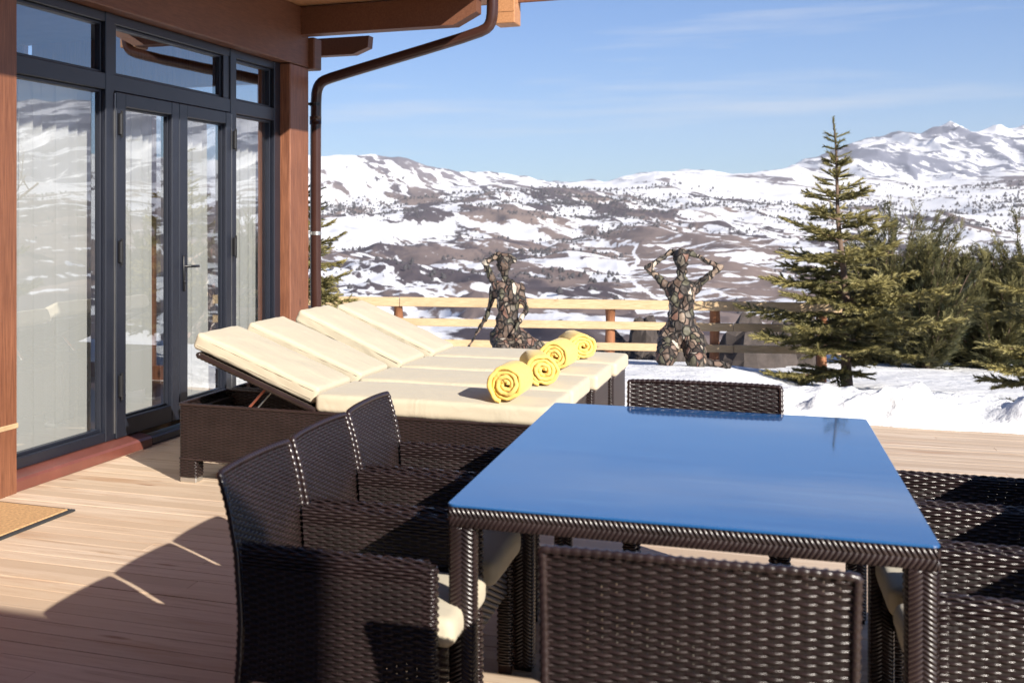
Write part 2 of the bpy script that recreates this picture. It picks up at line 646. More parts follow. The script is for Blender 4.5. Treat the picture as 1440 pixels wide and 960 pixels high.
# ------------------------------------------------------------------ setting: terrain to the mountains
S1 = np.array([(-2000, 215), (300, 222), (455, 222), (520, 222), (560, 225), (590, 235), (615, 243), (660, 247), (700, 250), (760, 254), (820, 255), (850, 253), (885, 246),
               (920, 238), (960, 235), (1000, 236), (1060, 235), (1115, 233), (1200, 246), (1300, 258), (1380, 252), (1440, 246), (1700, 240), (2600, 245), (6000, 240)], float)
S2 = np.array([(-2000, 262), (1000, 262), (1115, 233), (1140, 222), (1165, 212), (1200, 203), (1235, 193), (1260, 188), (1285, 191), (1300, 190), (1325, 186), (1342, 177), (1362, 184),
               (1385, 180), (1405, 176), (1420, 181), (1440, 177), (1600, 160), (1750, 150), (1900, 138), (2100, 128), (2400, 112), (2700, 124), (3000, 116), (6000, 122)], float)
th = np.concatenate([np.linspace(-30, 6.5, 60)[:-1], np.linspace(6.5, 34, 760)[:-1], np.linspace(34, 78, 260)]) * math.pi / 180
rr_ = np.exp(np.concatenate([np.linspace(math.log(11), math.log(120), 70)[:-1], np.linspace(math.log(120), math.log(5300), 470)[:-1], np.linspace(math.log(5300), math.log(12000), 270)]))
TH, RR = np.meshgrid(th, rr_, indexing='ij')
PX = CX + F * np.tan(np.minimum(TH, R(76)))
ctrl = [(11, 760), (16, 700), (26, 575), (34, 548), (60, 532), (120, 515), (250, 487), (500, 455), (900, 420), (1400, 389), (2000, 360), (2800, 332), (3600, 308), (4400, 285)]
lr = np.log(RR)
row = np.interp(lr, np.log([c_[0] for c_ in ctrl]), [c_[1] for c_ in ctrl])
s1 = np.interp(PX, S1[:, 0], S1[:, 1])
Xq, Yq = RR * np.sin(TH), RR * np.cos(TH)
s2 = np.interp(PX + 34 * perlin(Xq / 900, Yq / 500, 11) + 14 * perlin(Xq / 260, Yq / 200, 12) + 6 * perlin(Xq / 90, Yq / 90, 13), S2[:, 0], S2[:, 1])
s1 = s1 + sstep(4600, 5200, RR) * (4.5 * perlin(Xq / 200, Yq / 400, 14) + 2.6 * perlin(Xq / 70, Yq / 150, 15))


def lerp_band(row, r0, r1, a, b_):
    t = np.clip((lr - math.log(r0)) / (math.log(r1) - math.log(r0)), 0, 1)
    m_ = (RR >= r0) & (RR <= r1)
    return np.where(m_, a + (b_ - a) * t ** .9, row)


row = lerp_band(row, 4400, 5600, 285 + 0 * s1, s1)
row = lerp_band(row, 5600, 6200, s1, s1 + 16)
row = lerp_band(row, 6200, 7600, s1 + 16, s1 + 22)
row = lerp_band(row, 7600, 9600, s1 + 22, np.minimum(s2, s1 + 40))
row = lerp_band(row, 9600, 12000, np.minimum(s2, s1 + 40), s1 + 60)
Xw, Yw = RR * np.sin(TH), RR * np.cos(TH)
cosf = np.cos(np.clip(TH, R(-33), R(33)))
Zw = H - (row - CY) / F * RR * cosf
rel = np.zeros_like(Zw)
snw = np.zeros_like(Zw)
for k, lam in enumerate([1400, 800, 430, 230, 120, 64, 34, 18, 9]):
    wnd = np.clip((RR / lam - 2.5) / 2.5, 0, 1) * np.clip(1.6 - RR / lam / 75, 0, 1)
    ka = 3.0                                         # gullies run down the slopes
    n_ = perlin(Xw / lam + 3.1 * k, Yw / lam / 1.6 + 7.7 * k, 40 + k)
    rdg = 1 - 2 * np.abs(perlin(Xw / lam - 13.1 * k + .35 * n_, Yw / lam / ka + 1.7 * k, 60 + k))
    far = 1 + sstep(6500, 8600, RR) * (4.5 if lam < 300 else .4)
    sml = 1.5 if lam < 130 else 1.0
    rel += wnd * lam * sml * (.042 * n_ + .034 * far * (rdg - .4))
    w2 = np.clip((RR / lam - 4) / 5, 0, 1) * np.clip(2.2 - RR / lam / 130, 0, 1)
    snw += w2 * (.20 * perlin(Xw / lam * 1.3 + 5.5 + .25 * n_, Yw / lam / 7 - 2.2 * k, 80 + k) + .12 * perlin(Xw / lam * .8 - 1.5 + .5 * Yw / lam / 9, Yw / lam / 12 + 2.2 * k, 70 + k) - .15 * (rdg - .4))
damp = np.interp(lr, np.log([16, 60, 400, 4300, 5200, 6000, 7600, 9000, 12000]), [0, .5, 1, .95, .35, .5, .9, .55, .6])
Zw = Zw + rel * damp
rowf = CY - (Zw - H) / (RR * cosf) * F                # rows after relief
bias = np.interp(row, [170, 250, 268, 285, 300, 318, 335, 360, 400, 440, 480, 520], [.50, .58, .70, .70, .68, .64, .56, .47, .48, .52, .52, .5])
right = sstep(980, 1120, PX)
bias = bias + right * np.interp(row, [230, 300, 340, 380], [.0, .08, .12, .0])
left = 1 - sstep(600, 760, PX)
bias = bias + left * np.interp(row, [215, 262, 275, 300, 325], [.15, .10, -.08, -.06, 0])
bias = bias - .30 * sstep(R(35), R(41), TH) * sstep(285, 325, row)
# white open field on the left shelf
fld = sstep(430, 440, PX) * (1 - sstep(628, 660, PX)) * sstep(317, 321, row + .03 * (PX - 455)) * (1 - sstep(338, 350, row + .045 * (PX - 455) + 6 * fbm(Xw / 90, Yw / 90, 3, 5)))
terr = sstep(868, 890, PX) * (1 - sstep(1085, 1110, PX)) * sstep(338, 346, row) * (1 - sstep(425, 440, row))
strip = np.sin((RR + .22 * Xw + 30 * perlin(Xw / 300, Yw / 300, 8)) / 34 * 2 * math.pi)
S = bias + snw * 1.25
S = S * (1 - terr) + terr * (.36 + .30 * strip + .8 * snw)
S = np.maximum(S, fld * .9)
# trodden snowy track winding down the terraces
trk = np.array([(860, 345), (878, 343), (896, 344), (890, 356), (899, 367), (890, 375), (880, 383), (885, 392), (902, 405), (920, 417), (940, 428)], float)
dm = np.full_like(S, 1e9)
for (p0, p1) in zip(trk[:-1], trk[1:]):
    d_ = p1 - p0
    t_ = np.clip(((PX - p0[0]) * d_[0] + (rowf - p0[1]) * d_[1]) / (d_ @ d_), 0, 1)
    dm = np.minimum(dm, np.hypot(PX - p0[0] - t_ * d_[0], (rowf - p0[1] - t_ * d_[1])))
S = np.maximum(S, .9 * (1 - sstep(1.3, 2.6, dm)))
scr = sstep(.0, .4, fbm(Xw / 260, Yw / 1500, 7, 90, .7) + np.interp(row, [255, 275, 300, 330, 420, 480], [-.2, .25, .3, .05, .05, .3]))
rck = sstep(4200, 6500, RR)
mb = MB()
mb.grid(np.stack([Xw, Yw, Zw], -1))
me = mb.mesh('mountain_terrain', smooth=True)
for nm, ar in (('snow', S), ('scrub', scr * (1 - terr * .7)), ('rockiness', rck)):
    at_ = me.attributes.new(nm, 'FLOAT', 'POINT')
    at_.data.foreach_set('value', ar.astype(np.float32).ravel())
terrain = link('mountain_terrain', me, M['terrain'])
tag(terrain, None, kind='structure')

# trees and scrub dotted over the far slopes: nobody could count them
den = fbm(Xw / 350, Yw / 350, 5, 120) + np.interp(row, [235, 262, 285, 310, 330, 380, 440, 480], [-.9, -.15, .45, .35, .1, -.1, -.05, .1])
prob = np.clip(den + .1, 0, None) ** 1.5 * RR ** 1.0 * ((RR > 620) & (RR < 5200) & (TH > R(5)) & (TH < R(70)) & (fld < .2) & (terr < .5) & (dm > 4))
prob = (prob / prob.sum()).ravel()
pick = RNG.choice(prob.size, 11000, p=prob)
tv = np.array([[math.cos(a) * r_, math.sin(a) * r_, z_] for r_, z_ in ((.30, .05), (.34, .35), (.16, .75)) for a in np.arange(6) / 6 * 2 * math.pi] + [[0, 0, 1.0]])
tq = [[i * 6 + j, i * 6 + (j + 1) % 6, (i + 1) * 6 + (j + 1) % 6, (i + 1) * 6 + j] for i in range(2) for j in range(6)]
tt = [[12 + j, 12 + (j + 1) % 6, 18] for j in range(6)]
O = np.stack([Xw.ravel()[pick], Yw.ravel()[pick], Zw.ravel()[pick] - .3], -1)
O[:, :2] += RNG.normal(0, 1, (len(pick), 2)) * (RR.ravel()[pick] * .004)[:, None]
hh = RNG.uniform(2.0, 7.5, len(pick)) * RNG.uniform(.6, 1.5, len(pick)) * np.interp(RR.ravel()[pick], [600, 1500, 5000], [.40, .62, 1.15])
ww = hh * RNG.uniform(.8, 1.5, len(pick))
ex, ey, ez = np.eye(3)
mb = MB()
mb.inst(tv, tq, tt, O, ex[None] * ww[:, None], ey[None] * ww[:, None], ez[None] * hh[:, None])
ft = mb.build('hillside_trees', M['far_tree'], smooth=True)
tag(ft, 'dark scattered trees and scrub dotted over the snowy far hillsides', 'hillside scrub', kind='stuff')

# ------------------------------------------------------------------ woven wicker
PU, PV = .0285, .0091


def weave(mb, mbs, surf, Lu, Lv, pu=PU, pv=PV, h=.0090, th=.0020, amp=.0034, close=False, spp=3, ev=None):
    nu = max(2, int(round(Lu / pu)))
    if close and nu % 2:
        nu += 1
    nv = max(1, int(round(Lv / pv)))
    ns = nu * spp
    us = np.arange(ns if close else ns + 1) / ns
    rows_ = (np.arange(nv) + .5) / nv
    hh_ = h / Lv / 2
    U, Vv = np.meshgrid(us, rows_)
    e = 1e-3

    def sf_(u, v_):
        return surf(u, v_)
    P0 = sf_(U, Vv)
    du = sf_(np.clip(U + e, 0, 1) if not close else U + e, Vv) - sf_(np.clip(U - e, 0, 1) if not close else U - e, Vv)
    dv = sf_(U, np.clip(Vv + e, 0, 1)) - sf_(U, np.clip(Vv - e, 0, 1))
    nrm = np.cross(du, dv)
    nrm /= np.linalg.norm(nrm, axis=-1, keepdims=True) + 1e-12
    par = np.arange(nv)[:, None] * math.pi
    off = amp * np.sin(math.pi * (U * nu - .5) + par)
    ring = np.stack([sf_(U, np.clip(Vv + hh_, 0, 1)) + nrm * off[..., None], P0 + nrm * (off + th)[..., None],
                     sf_(U, np.clip(Vv - hh_, 0, 1)) + nrm * off[..., None], P0 + nrm * (off - th)[..., None]], 2)
    for j in range(nv):
        mb.grid(ring[j], close_u=close, close_v=True)
    sv = np.linspace(0, 1, max(2, min(nv, 8)) + 1)
    cu = (np.arange(nu) + .5) / nu
    for u0 in cu:
        e_ = .485 / nu
        mbs.grid(np.stack([surf(np.full_like(sv, u0 - e_), sv), surf(np.full_like(sv, u0 + e_), sv)], 0))


def ring_surf(x0, y0, w, d, z0, z1, r=.012, lean=None):
    hw, hd = w / 2, d / 2
    pts = []
    for cx_, cy_, a0 in ((hw - r, -hd + r, -90), (hw - r, hd - r, 0), (-hw + r, hd - r, 90), (-hw + r, -hd + r, 180)):
        for a in (0, 30, 60, 90):
            pts.append((cx_ + r * math.cos(R(a0 + a)), cy_ + r * math.sin(R(a0 + a))))
    pts.append(pts[0])
    pts = np.array(pts)
    sl = np.concatenate([[0], np.cumsum(np.linalg.norm(np.diff(pts, axis=0), axis=1))])
    per = sl[-1]

    def f(u, v_):
        uu = (u % 1.0) * per
        z = z0 + (z1 - z0) * v_
        dx, dy = lean(z) if lean else (0, 0)
        return np.stack([x0 + np.interp(uu, sl, pts[:, 0]) + dx, y0 + np.interp(uu, sl, pts[:, 1]) + dy, z], -1)
    return f, per


def rounded_box(mb, c, size, r=.03, seg=3, nx=14, ny=8, puff=.0, M3=None, noise_amp=0.0, seed=0):
    # soft pad: superellipsoid-like box from a subdivided cube
    hx, hy, hz = [s_ / 2 for s_ in size]

    def axis(h, n):
        k = np.linspace(0, 1, seg + 1)
        e1 = -h + r * (1 - np.cos(k * math.pi / 2)) if False else -h + r * k
        mid = np.linspace(-h + r, h - r, n)[1:-1]
        return np.concatenate([e1, mid, -e1[::-1]])
    ax, ay, az = axis(hx, nx), axis(hy, ny), axis(hz, 4)

    def proj(P):
        core = np.clip(P, [-hx + r, -hy + r, -hz + r], [hx - r, hy - r, hz - r])
        d_ = P - core
        L_ = np.linalg.norm(d_, axis=-1, keepdims=True)
        mxd = np.max(np.abs(d_), axis=-1, keepdims=True)
        Pn = core + np.where(L_ > 1e-9, d_ / np.maximum(L_, 1e-9) * np.maximum(mxd, 0), 0)
        b_ = puff * np.clip(1 - (Pn[..., 0] / hx) ** 4, 0, 1) * np.clip(1 - (Pn[..., 1] / hy) ** 4, 0, 1)
        Pn[..., 2] += b_ * np.sign(Pn[..., 2]) * (np.abs(Pn[..., 2]) > hz - r - 1e-6)
        if noise_amp:
            s_ = fbm(Pn[..., 0] * 5 + seed, Pn[..., 1] * 5 + Pn[..., 2] * 7, 4, seed)
            s2_ = fbm(Pn[..., 0] * 14 + seed, Pn[..., 1] * 3 + Pn[..., 2] * 25, 3, seed + 5)
            Pn[..., 2] += noise_amp * s_
            Pn[..., 1] += noise_amp * .8 * s2_ * np.sign(Pn[..., 1]) * (np.abs(Pn[..., 1]) > hy - r - 1e-6)
        return Pn
    for (A, B, fx, flip) in ((ax, ay, 2, 1), (ay, az, 0, 1), (az, ax, 1, 1)):
        for sg in (-1, 1):
            a_g, b_g = np.meshgrid(A, B, indexing='ij')
            P = np.zeros(a_g.shape + (3,))
            P[..., (fx + 1) % 3], P[..., (fx + 2) % 3] = a_g, b_g
            P[..., fx] = sg * (hx, hy, hz)[fx]
            P = proj(P)
            if M3 is not None:
                P = P @ np.array(M3).T
            P = P + np.asarray(c, float)
            mb.grid(P if sg > 0 else P[::-1])


def weld(o, d=.0004):
    import bmesh
    bm = bmesh.new()
    bm.from_mesh(o.data)
    bmesh.ops.remove_doubles(bm, verts=bm.verts, dist=d)
    bmesh.ops.recalc_face_normals(bm, faces=bm.faces)
    bm.to_mesh(o.data)
    bm.free()


# ------------------------------------------------------------------ dining chair
def back_y(z):
    return np.interp(z, [0, .12, .28, .42, .60, .72, .83], [-.305, -.275, -.250, -.243, -.255, -.278, -.312])


def make_chair():
    root = empty('wicker_armchair', (0, 0, 0))
    hw = .285
    # backrest
    a, s_ = MB(), MB()

    def sb(u, v_):
        z = .26 + v_ * .542
        x = -hw + u * 2 * hw
        bow = .010 * (1 - (x / hw) ** 2) * np.clip((z - .3) / .4, 0, 1)
        return np.stack([x, back_y(z) - bow, z + .004 * (1 - (x / hw) ** 4) * np.clip((z - .6) / .2, 0, 1)], -1)
    weave(a, s_, sb, 2 * hw, .56)
    us = np.linspace(0, 1, 41)
    rim = np.concatenate([sb(np.zeros(12), np.linspace(0, .985, 12)), sb(us, np.ones(41)), sb(np.ones(12), np.linspace(.985, 0, 12))])
    # bound rim: thin wrap rings on a tube
    seg = np.linalg.norm(np.diff(rim, axis=0), axis=1)
    sl = np.concatenate([[0], np.cumsum(seg)])
    n_ = int(sl[-1] / .0065)
    q = np.linspace(0, sl[-1], n_)
    rp = np.stack([np.interp(q, sl, rim[:, k]) for k in range(3)], -1)
    a.tube(rp, .0085 + .0026 * (np.arange(n_) % 3 == 1), 7)
    s_.build('backrest_stakes', M['wicker_dk'], a.build('backrest', M['wicker'], root, smooth=True), smooth=True)
    # arms: closed panel outer - top - inner
    for sg in (-1, 1):
        a, s_ = MB(), MB()
        prof = np.array([(.285, .27), (.285, .40), (.285, .52), (.285, .60), (.278, .617), (.262, .624), (.246, .617), (.240, .60), (.240, .52), (.240, .42)])
        pl = np.concatenate([[0], np.cumsum(np.linalg.norm(np.diff(prof, axis=0), axis=1))])

        def sa(u, v_, sg=sg):
            vv_ = v_ * pl[-1]
            x, z = np.interp(vv_, pl, prof[:, 0]), np.interp(vv_, pl, prof[:, 1])
            y0 = back_y(z) + .012
            uu = u if sg > 0 else 1 - u
            return np.stack([sg * x, y0 + uu * (.245 - y0), z], -1)
        weave(a, s_, sa, .53, pl[-1])
        # front upright of the arm down to the floor = front leg, woven round
        arm = a.build('armrest', M['wicker'], root, smooth=True)
        s_.build('armrest_stakes', M['wicker_dk'], arm, smooth=True)
    for sg in (-1, 1):
        a, s_ = MB(), MB()
        f, per = ring_surf(sg * .2625, .242, .045, .045, .025, .612)
        weave(a, s_, f, per, .587, pu=.0225, close=True, amp=.0022)
        a.box((sg * .2625, .242, .3), (.038, .038, .598))
        lg = a.build('leg', M['wicker'], root, smooth=True)
        g_ = MB()
        g_.box((sg * .2625, .242, .0125), (.034, .034, .025), bev=.004)
        g_.build('foot_cap', M['black'], lg)
        a, s_ = MB(), MB()
        f, per = ring_surf(sg * .2625, 0, .042, .038, .02, .30, lean=lambda z: (0 * z, back_y(z) + .01))
        weave(a, s_, f, per, .28, pu=.0225, close=True, amp=.0022)
        zz = np.linspace(.0, .3, 6)
        a.tube(np.stack([np.full(6, sg * .2625), back_y(zz) + .01, zz], -1), .017, 6)
        a.build('leg', M['wicker'], root, smooth=True)
    # seat box: apron front and a plate under the cushion
    a, s_ = MB(), MB()
    weave(a, s_, lambda u, v_: np.stack([-.24 + .48 * u,   .248 + 0 * u, .26 + .13 * v_], -1), .48, .13)
    a.box((0, .02, .392), (.475, .50, .012))
    st_ = a.build('seat', M['wicker'], root, smooth=False)
    s_.build('seat_stakes', M['wicker_dk'], st_)
    a = MB()
    rounded_box(a, (0, .05, .438), (.466, .50, .076), .026, 3, 12, 12, .010, None, .003, 3)
    cu = a.build('seat_cushion', M['cushion'], root, smooth=True)
    weld(cu)
    return root


TC = np.array([1.726, 4.23, 0])


def tloc(x, y, z=0):
    return Vector(TC + VT * x + UT * y + np.array([0, 0, z]))


chair = make_chair()
G_CH = 'wicker armchairs around the glass dining table'
spots = [(-.81, -.95, -90, 'dark wicker armchair on the house side of the table, nearest the camera'),
         (-.81, -.325, -90, 'dark wicker armchair in the middle of the three between loungers and table'),
         (-.81, .295, -90, 'dark wicker armchair on the house side of the table, closest to the loungers'),
         (.80, -.765, 90, 'dark wicker armchair on the right table side, nearest the camera, cut by the frame corner'),
         (.80, -.18, 90, 'dark wicker armchair in the middle of the three cut by the right frame edge'),
         (.80, .395, 90, 'dark wicker armchair on the right table side, farthest back beside sunlit deck boards'),
         (.05, -1.415, 2.5, 'dark wicker armchair at the near table end with its woven back towards the camera'),
         (0.0, 1.10, 182, 'dark wicker armchair at the far table end, only its backrest showing before the snow')]
for i, (x, y, a, lab) in enumerate(spots):
    o = chair if i == 0 else copy_tree(chair)
    o.location = tloc(x, y)
    o.rotation_euler = (0, 0, ROT_T + R(a) + random.uniform(-.012, .012))
    tag(o, lab, 'chair', G_CH)

# ------------------------------------------------------------------ dining table
tab = empty('dining_table', Vector(TC), ROT_T)
tag(tab, 'long wicker dining table with a blue reflecting glass top', 'table')
TW, TL = 1.105, 2.13
# glass top with rounded corners
a = MB()
rc, pts = .020, []
for cx_, cy_, a0 in ((TW / 2 - rc, -TL / 2 + rc, -90), (TW / 2 - rc, TL / 2 - rc, 0), (-TW / 2 + rc, TL / 2 - rc, 90), (-TW / 2 + rc, -TL / 2 + rc, 180)):
    for k in range(7):
        an = R(a0 + k * 15)
        pts.append((cx_ + rc * math.cos(an), cy_ + rc * math.sin(an)))
pts = np.array(pts)
n_ = len(pts)
zs = [(.734, 1.0), (.7385, 1.0), (.74, .998)]
P = np.array([[[p[0] * s_, p[1] * s_, z] for p in pts] for z, s_ in zs])
a.grid(P, close_v=True)
me = a.mesh('tabletop')
import bmesh
bm = bmesh.new()
bm.from_mesh(me)
bm.verts.ensure_lookup_table()
bm.faces.new([bm.verts[2 * n_ + i] for i in range(n_)])
bm.faces.new([bm.verts[i] for i in range(n_)][::-1])
bm.to_mesh(me)
bm.free()
link('tabletop', me, M['glass_top'], tab)


# herringbone wrap: short slanted strands bulging from a flat face
def herring(mb, o, du, dv, dn, Lu, Lv, ncol=2, step=.0120, tilt=.62):
    o, du, dv, dn = [np.asarray(k, float) for k in (o, du, dv, dn)]
    cw = Lv / ncol
    ks = np.linspace(0, 1, 5)
    O_, A_ = [], []
    n_ = int(Lu / step)
    for c in range(ncol):
        sgn = 1 if c % 2 == 0 else -1
        for i in range(n_ + 2):
            O_.append((i * step, c * cw, sgn))
    tvv, tqq = [], []
    for k in ks:
        bul = .0042 * math.sin(math.pi * k) ** .6
        for (w_, h_) in ((-.0060, 0), (-.0030, .0022), (.0030, .0022), (.0060, 0)):
            tvv.append((k, w_, bul * (1 if h_ else .35) + h_))
    for i in range(4):
        for j in range(3):
            tqq.append([i * 4 + j, (i + 1) * 4 + j, (i + 1) * 4 + j + 1, i * 4 + j + 1])
    tvv = np.array(tvv)
    V_, Q_ = [], []
    for idx, (u0, v0, sgn) in enumerate(O_):
        kk_ = tvv[:, 0]
        uu = np.clip(u0 + sgn * (kk_ - .5) * cw * tilt + tvv[:, 1], 0, Lu)
        vv_ = v0 + kk_ * cw
        V_.append(o + uu[:, None] * du + vv_[:, None] * dv + tvv[:, 2][:, None] * dn)
        Q_.append(np.array(tqq) + idx * len(tvv))
    mb.add(np.concatenate(V_), np.concatenate(Q_))


AH, LWD = .051, .060
a = MB()
zt, zb = .7325, .7325 - AH
for sg in (-1, 1):
    y = sg * (TL / 2 - .006)
    a.box((0, y - sg * .03, (zt + zb) / 2), (TW - .02, .056, AH - .004))
    herring(a, (-TW / 2 + .006, y, zb), (1, 0, 0), (0, 0, 1), (0, sg, 0), TW - .012, AH, 2)
    herring(a, (-TW / 2 + .006, y - sg * .06, zb), (1, 0, 0), (0, 0, 1), (0, -sg, 0), TW - .012, AH, 2)
    x = sg * (TW / 2 - .006)
    a.box((x - sg * .03, 0, (zt + zb) / 2), (.056, TL - .14, AH - .004))
    herring(a, (x, -TL / 2 + .006, zb), (0, 1, 0), (0, 0, 1), (sg, 0, 0), TL - .012, AH, 2)
    herring(a, (x - sg * .06, -TL / 2 + .006, zb), (0, 1, 0), (0, 0, 1), (-sg, 0, 0), TL - .012, AH, 2)
a.box((0, .0, zb + .025), (TW - .13, .05, .04))
a.box((0, -.55, zb + .025), (TW - .13, .05, .04))
a.box((0, .55, zb + .025), (TW - .13, .05, .04))
a.build('apron', M['wicker'], tab, smooth=True)
for sx in (-1, 1):
    for yy in (-1, 0, 1):
        a = MB()
        cx_ = sx * (TW / 2 - .006 - LWD / 2)
        cy_ = yy * (TL / 2 - .006 - LWD / 2)
        top = zb - .001
        a.box((cx_, cy_, top / 2), (LWD - .006, LWD - .006, top))
        h2 = LWD / 2 - .002
        for (ox, oy, dvx, dvy, nx_, ny_) in ((-h2, -h2, 1, 0, 0, -1), (h2, h2, -1, 0, 0, 1), (h2, -h2, 0, 1, 1, 0), (-h2, h2, 0, -1, -1, 0)):
            herring(a, (cx_ + ox, cy_ + oy, .012), (0, 0, 1), (dvx, dvy, 0), (nx_, ny_, 0), top - .012, LWD - .004, 2)
        a.build('leg', M['wicker'], tab, smooth=True)

# ------------------------------------------------------------------ sun loungers
LANG = math.atan2(-.4335, .901)
VL = np.array([math.cos(LANG), math.sin(LANG), 0])
UL = np.array([-math.sin(LANG), math.cos(LANG), 0])
L0 = np.array([.208, 7.61, 0])
LSP = .80
LW, LL, LZ0, LZ1 = .70, 2.0, .132, .437
HINGE = .79


def make_lounger(ang, seed):
    root = empty('sun_lounger', (0, 0, 0))
    a, s_ = MB(), MB()
    f, per = ring_surf(LL / 2, LW / 2, LL, LW, LZ0, LZ1, .018)
    weave(a, s_, f, per, LZ1 - LZ0, close=True, spp=2)
    # rolled top rim and lower rim
    uu = np.linspace(0, 1, 420, endpoint=False)
    for zz, r_ in ((1, .0085), (0, .006)):
        p = f(uu, np.full_like(uu, zz))
        p = np.concatenate([p, p[:1]])
        a.tube(p, r_ + .002 * (np.arange(len(p)) % 3 == 1), 6, cap=False)
    fr = a.build('frame', M['wicker'], root, smooth=True)
    s_.build('frame_stakes', M['wicker_dk'], fr, smooth=True)
    b_ = MB()
    b_.box(((HINGE + LL) / 2, LW / 2, LZ1 - .012), (LL - HINGE - .03, LW - .03, .02))
    for xx in (.0, HINGE, 1.4):
        b_.box((xx + .035, LW / 2, LZ1 - .05), (.03, LW - .03, .03))
    b_.build('platform', M['wicker_dk'], root)
    for sx in (0, 1):
        for sy in (0, 1):
            a, s_ = MB(), MB()
            cx_, cy_ = (.053 if sx == 0 else LL - .053), (.053 if sy == 0 else LW - .053)
            f2, per2 = ring_surf(cx_, cy_, .106, .106, .03, LZ0, .012)
            weave(a, s_, f2, per2, LZ0 - .03, close=True, spp=3)
            a.box((cx_, cy_, .085), (.09, .09, .09))
            lg = a.build('leg', M['wicker'], root, smooth=True)
            s_.build('leg_stakes', M['wicker_dk'], lg, smooth=True)
            g_ = MB()
            g_.box((cx_, cy_, .015), (.098, .098, .03), bev=.004)
            g_.build('foot_cap', M['steel'], lg)
    # raised backrest: hinged wicker frame
    ca, sa_ = math.cos(R(ang)), math.sin(R(ang))
    bx = np.array([-ca, 0, sa_])
    bn = np.array([sa_, 0, ca])
    hp = np.array([HINGE - .01, 0, LZ1 + .012])
    a, s_ = MB(), MB()
    bl = .72

    def sbk(u, v_):
        return hp + bx * (u * bl)[..., None] + np.array([0, 1.0, 0]) * (.03 + v_ * (LW - .06))[..., None]
    weave(a, s_, sbk, bl, LW - .06, spp=2)
    for yy in (.025, LW - .025):
        pp = hp + bx * np.linspace(-.02, bl, 60)[:, None] + np.array([0, yy, 0])
        a.tube(pp, .017 + .003 * (np.arange(60) % 2), 8)
    a.tube(np.array([hp + bx * bl + np.array([0, .02, 0]), hp + bx * bl + np.array([0, LW - .02, 0])]), .018, 8)
    bk = a.build('backrest_frame', M['wicker'], root, smooth=True)
    s_.build('backrest_stakes', M['wicker_dk'], bk, smooth=True)
    top = hp + bx * .30
    for yy, mt, r_ in ((.05, M['rod'], .0075), (.09, M['steel'], .004)):
        g_ = MB()
        t0_ = top + np.array([0.04 if r_ < .005 else 0, yy, -.015])
        g_.tube(np.array([t0_, t0_ + np.array([-.17, 0, -.19])]), r_, 7)
        if r_ > .005:
            g_.ellipsoid(t0_, (.012, .012, .012), nu=8, nv=6)
        g_.build('support_rod', mt, root, smooth=True)
    # mattress in two pads
    a = MB()
    th = .098
    rounded_box(a, ((HINGE + 2.025) / 2 + .004, LW / 2, LZ1 + th / 2 + .003), (2.025 - HINGE - .01, LW + .005, th), .026, 3, 26, 14, .008, None, .003, seed)
    ms = a.build('seat_mattress', M['cushion'], root, smooth=True)
    weld(ms)
    a = MB()
    M3 = np.stack([bx, np.array([0, -1.0, 0]), bn], 1)
    cl = .775
    rounded_box(a, hp + bx * (cl / 2 + .012) + bn * (th / 2 + .016) + np.array([0, LW / 2, 0]), (cl, LW - .10, th), .024, 3, 20, 14, .006, M3, .005, seed + 9)
    mk = a.build('backrest_mattress', M['cushion'], root, smooth=True)
    weld(mk)
    # piped seams
    for zz in (-th / 2 + .026, th / 2 - .026):
        for yy in (.0497, LW - .0497):
            a = MB()
            e0 = hp + bx * .04 + bn * (th / 2 + .016 + zz) + np.array([0, yy, 0])
            e1 = hp + bx * (cl - .015) + bn * (th / 2 + .016 + zz) + np.array([0, yy, 0])
            a.tube(np.array([e0, (e0 + e1) / 2, e1]), .0020, 6)
            a.build('piping', M['cushion'], mk, smooth=True)
    return root


G_L = 'wicker sun loungers side by side'
labs = ['wicker sun lounger nearest the camera with its whole woven side showing', 'second sun lounger from the camera, between the nearest and third',
        'third sun lounger from the camera, second in from the fence side', 'sun lounger farthest from the camera, closest to the pale rail fence']
for i in range(4):
    lo = make_lounger([21.6, 22.0, 24.5, 23.8][i], 11 + 7 * i)
    lo.location = Vector(L0 + UL * LSP * i + VL * [0, .0, .03, .05][i])
    lo.rotation_euler = (0, 0, LANG)
    tag(lo, labs[i], 'sun lounger', G_L)


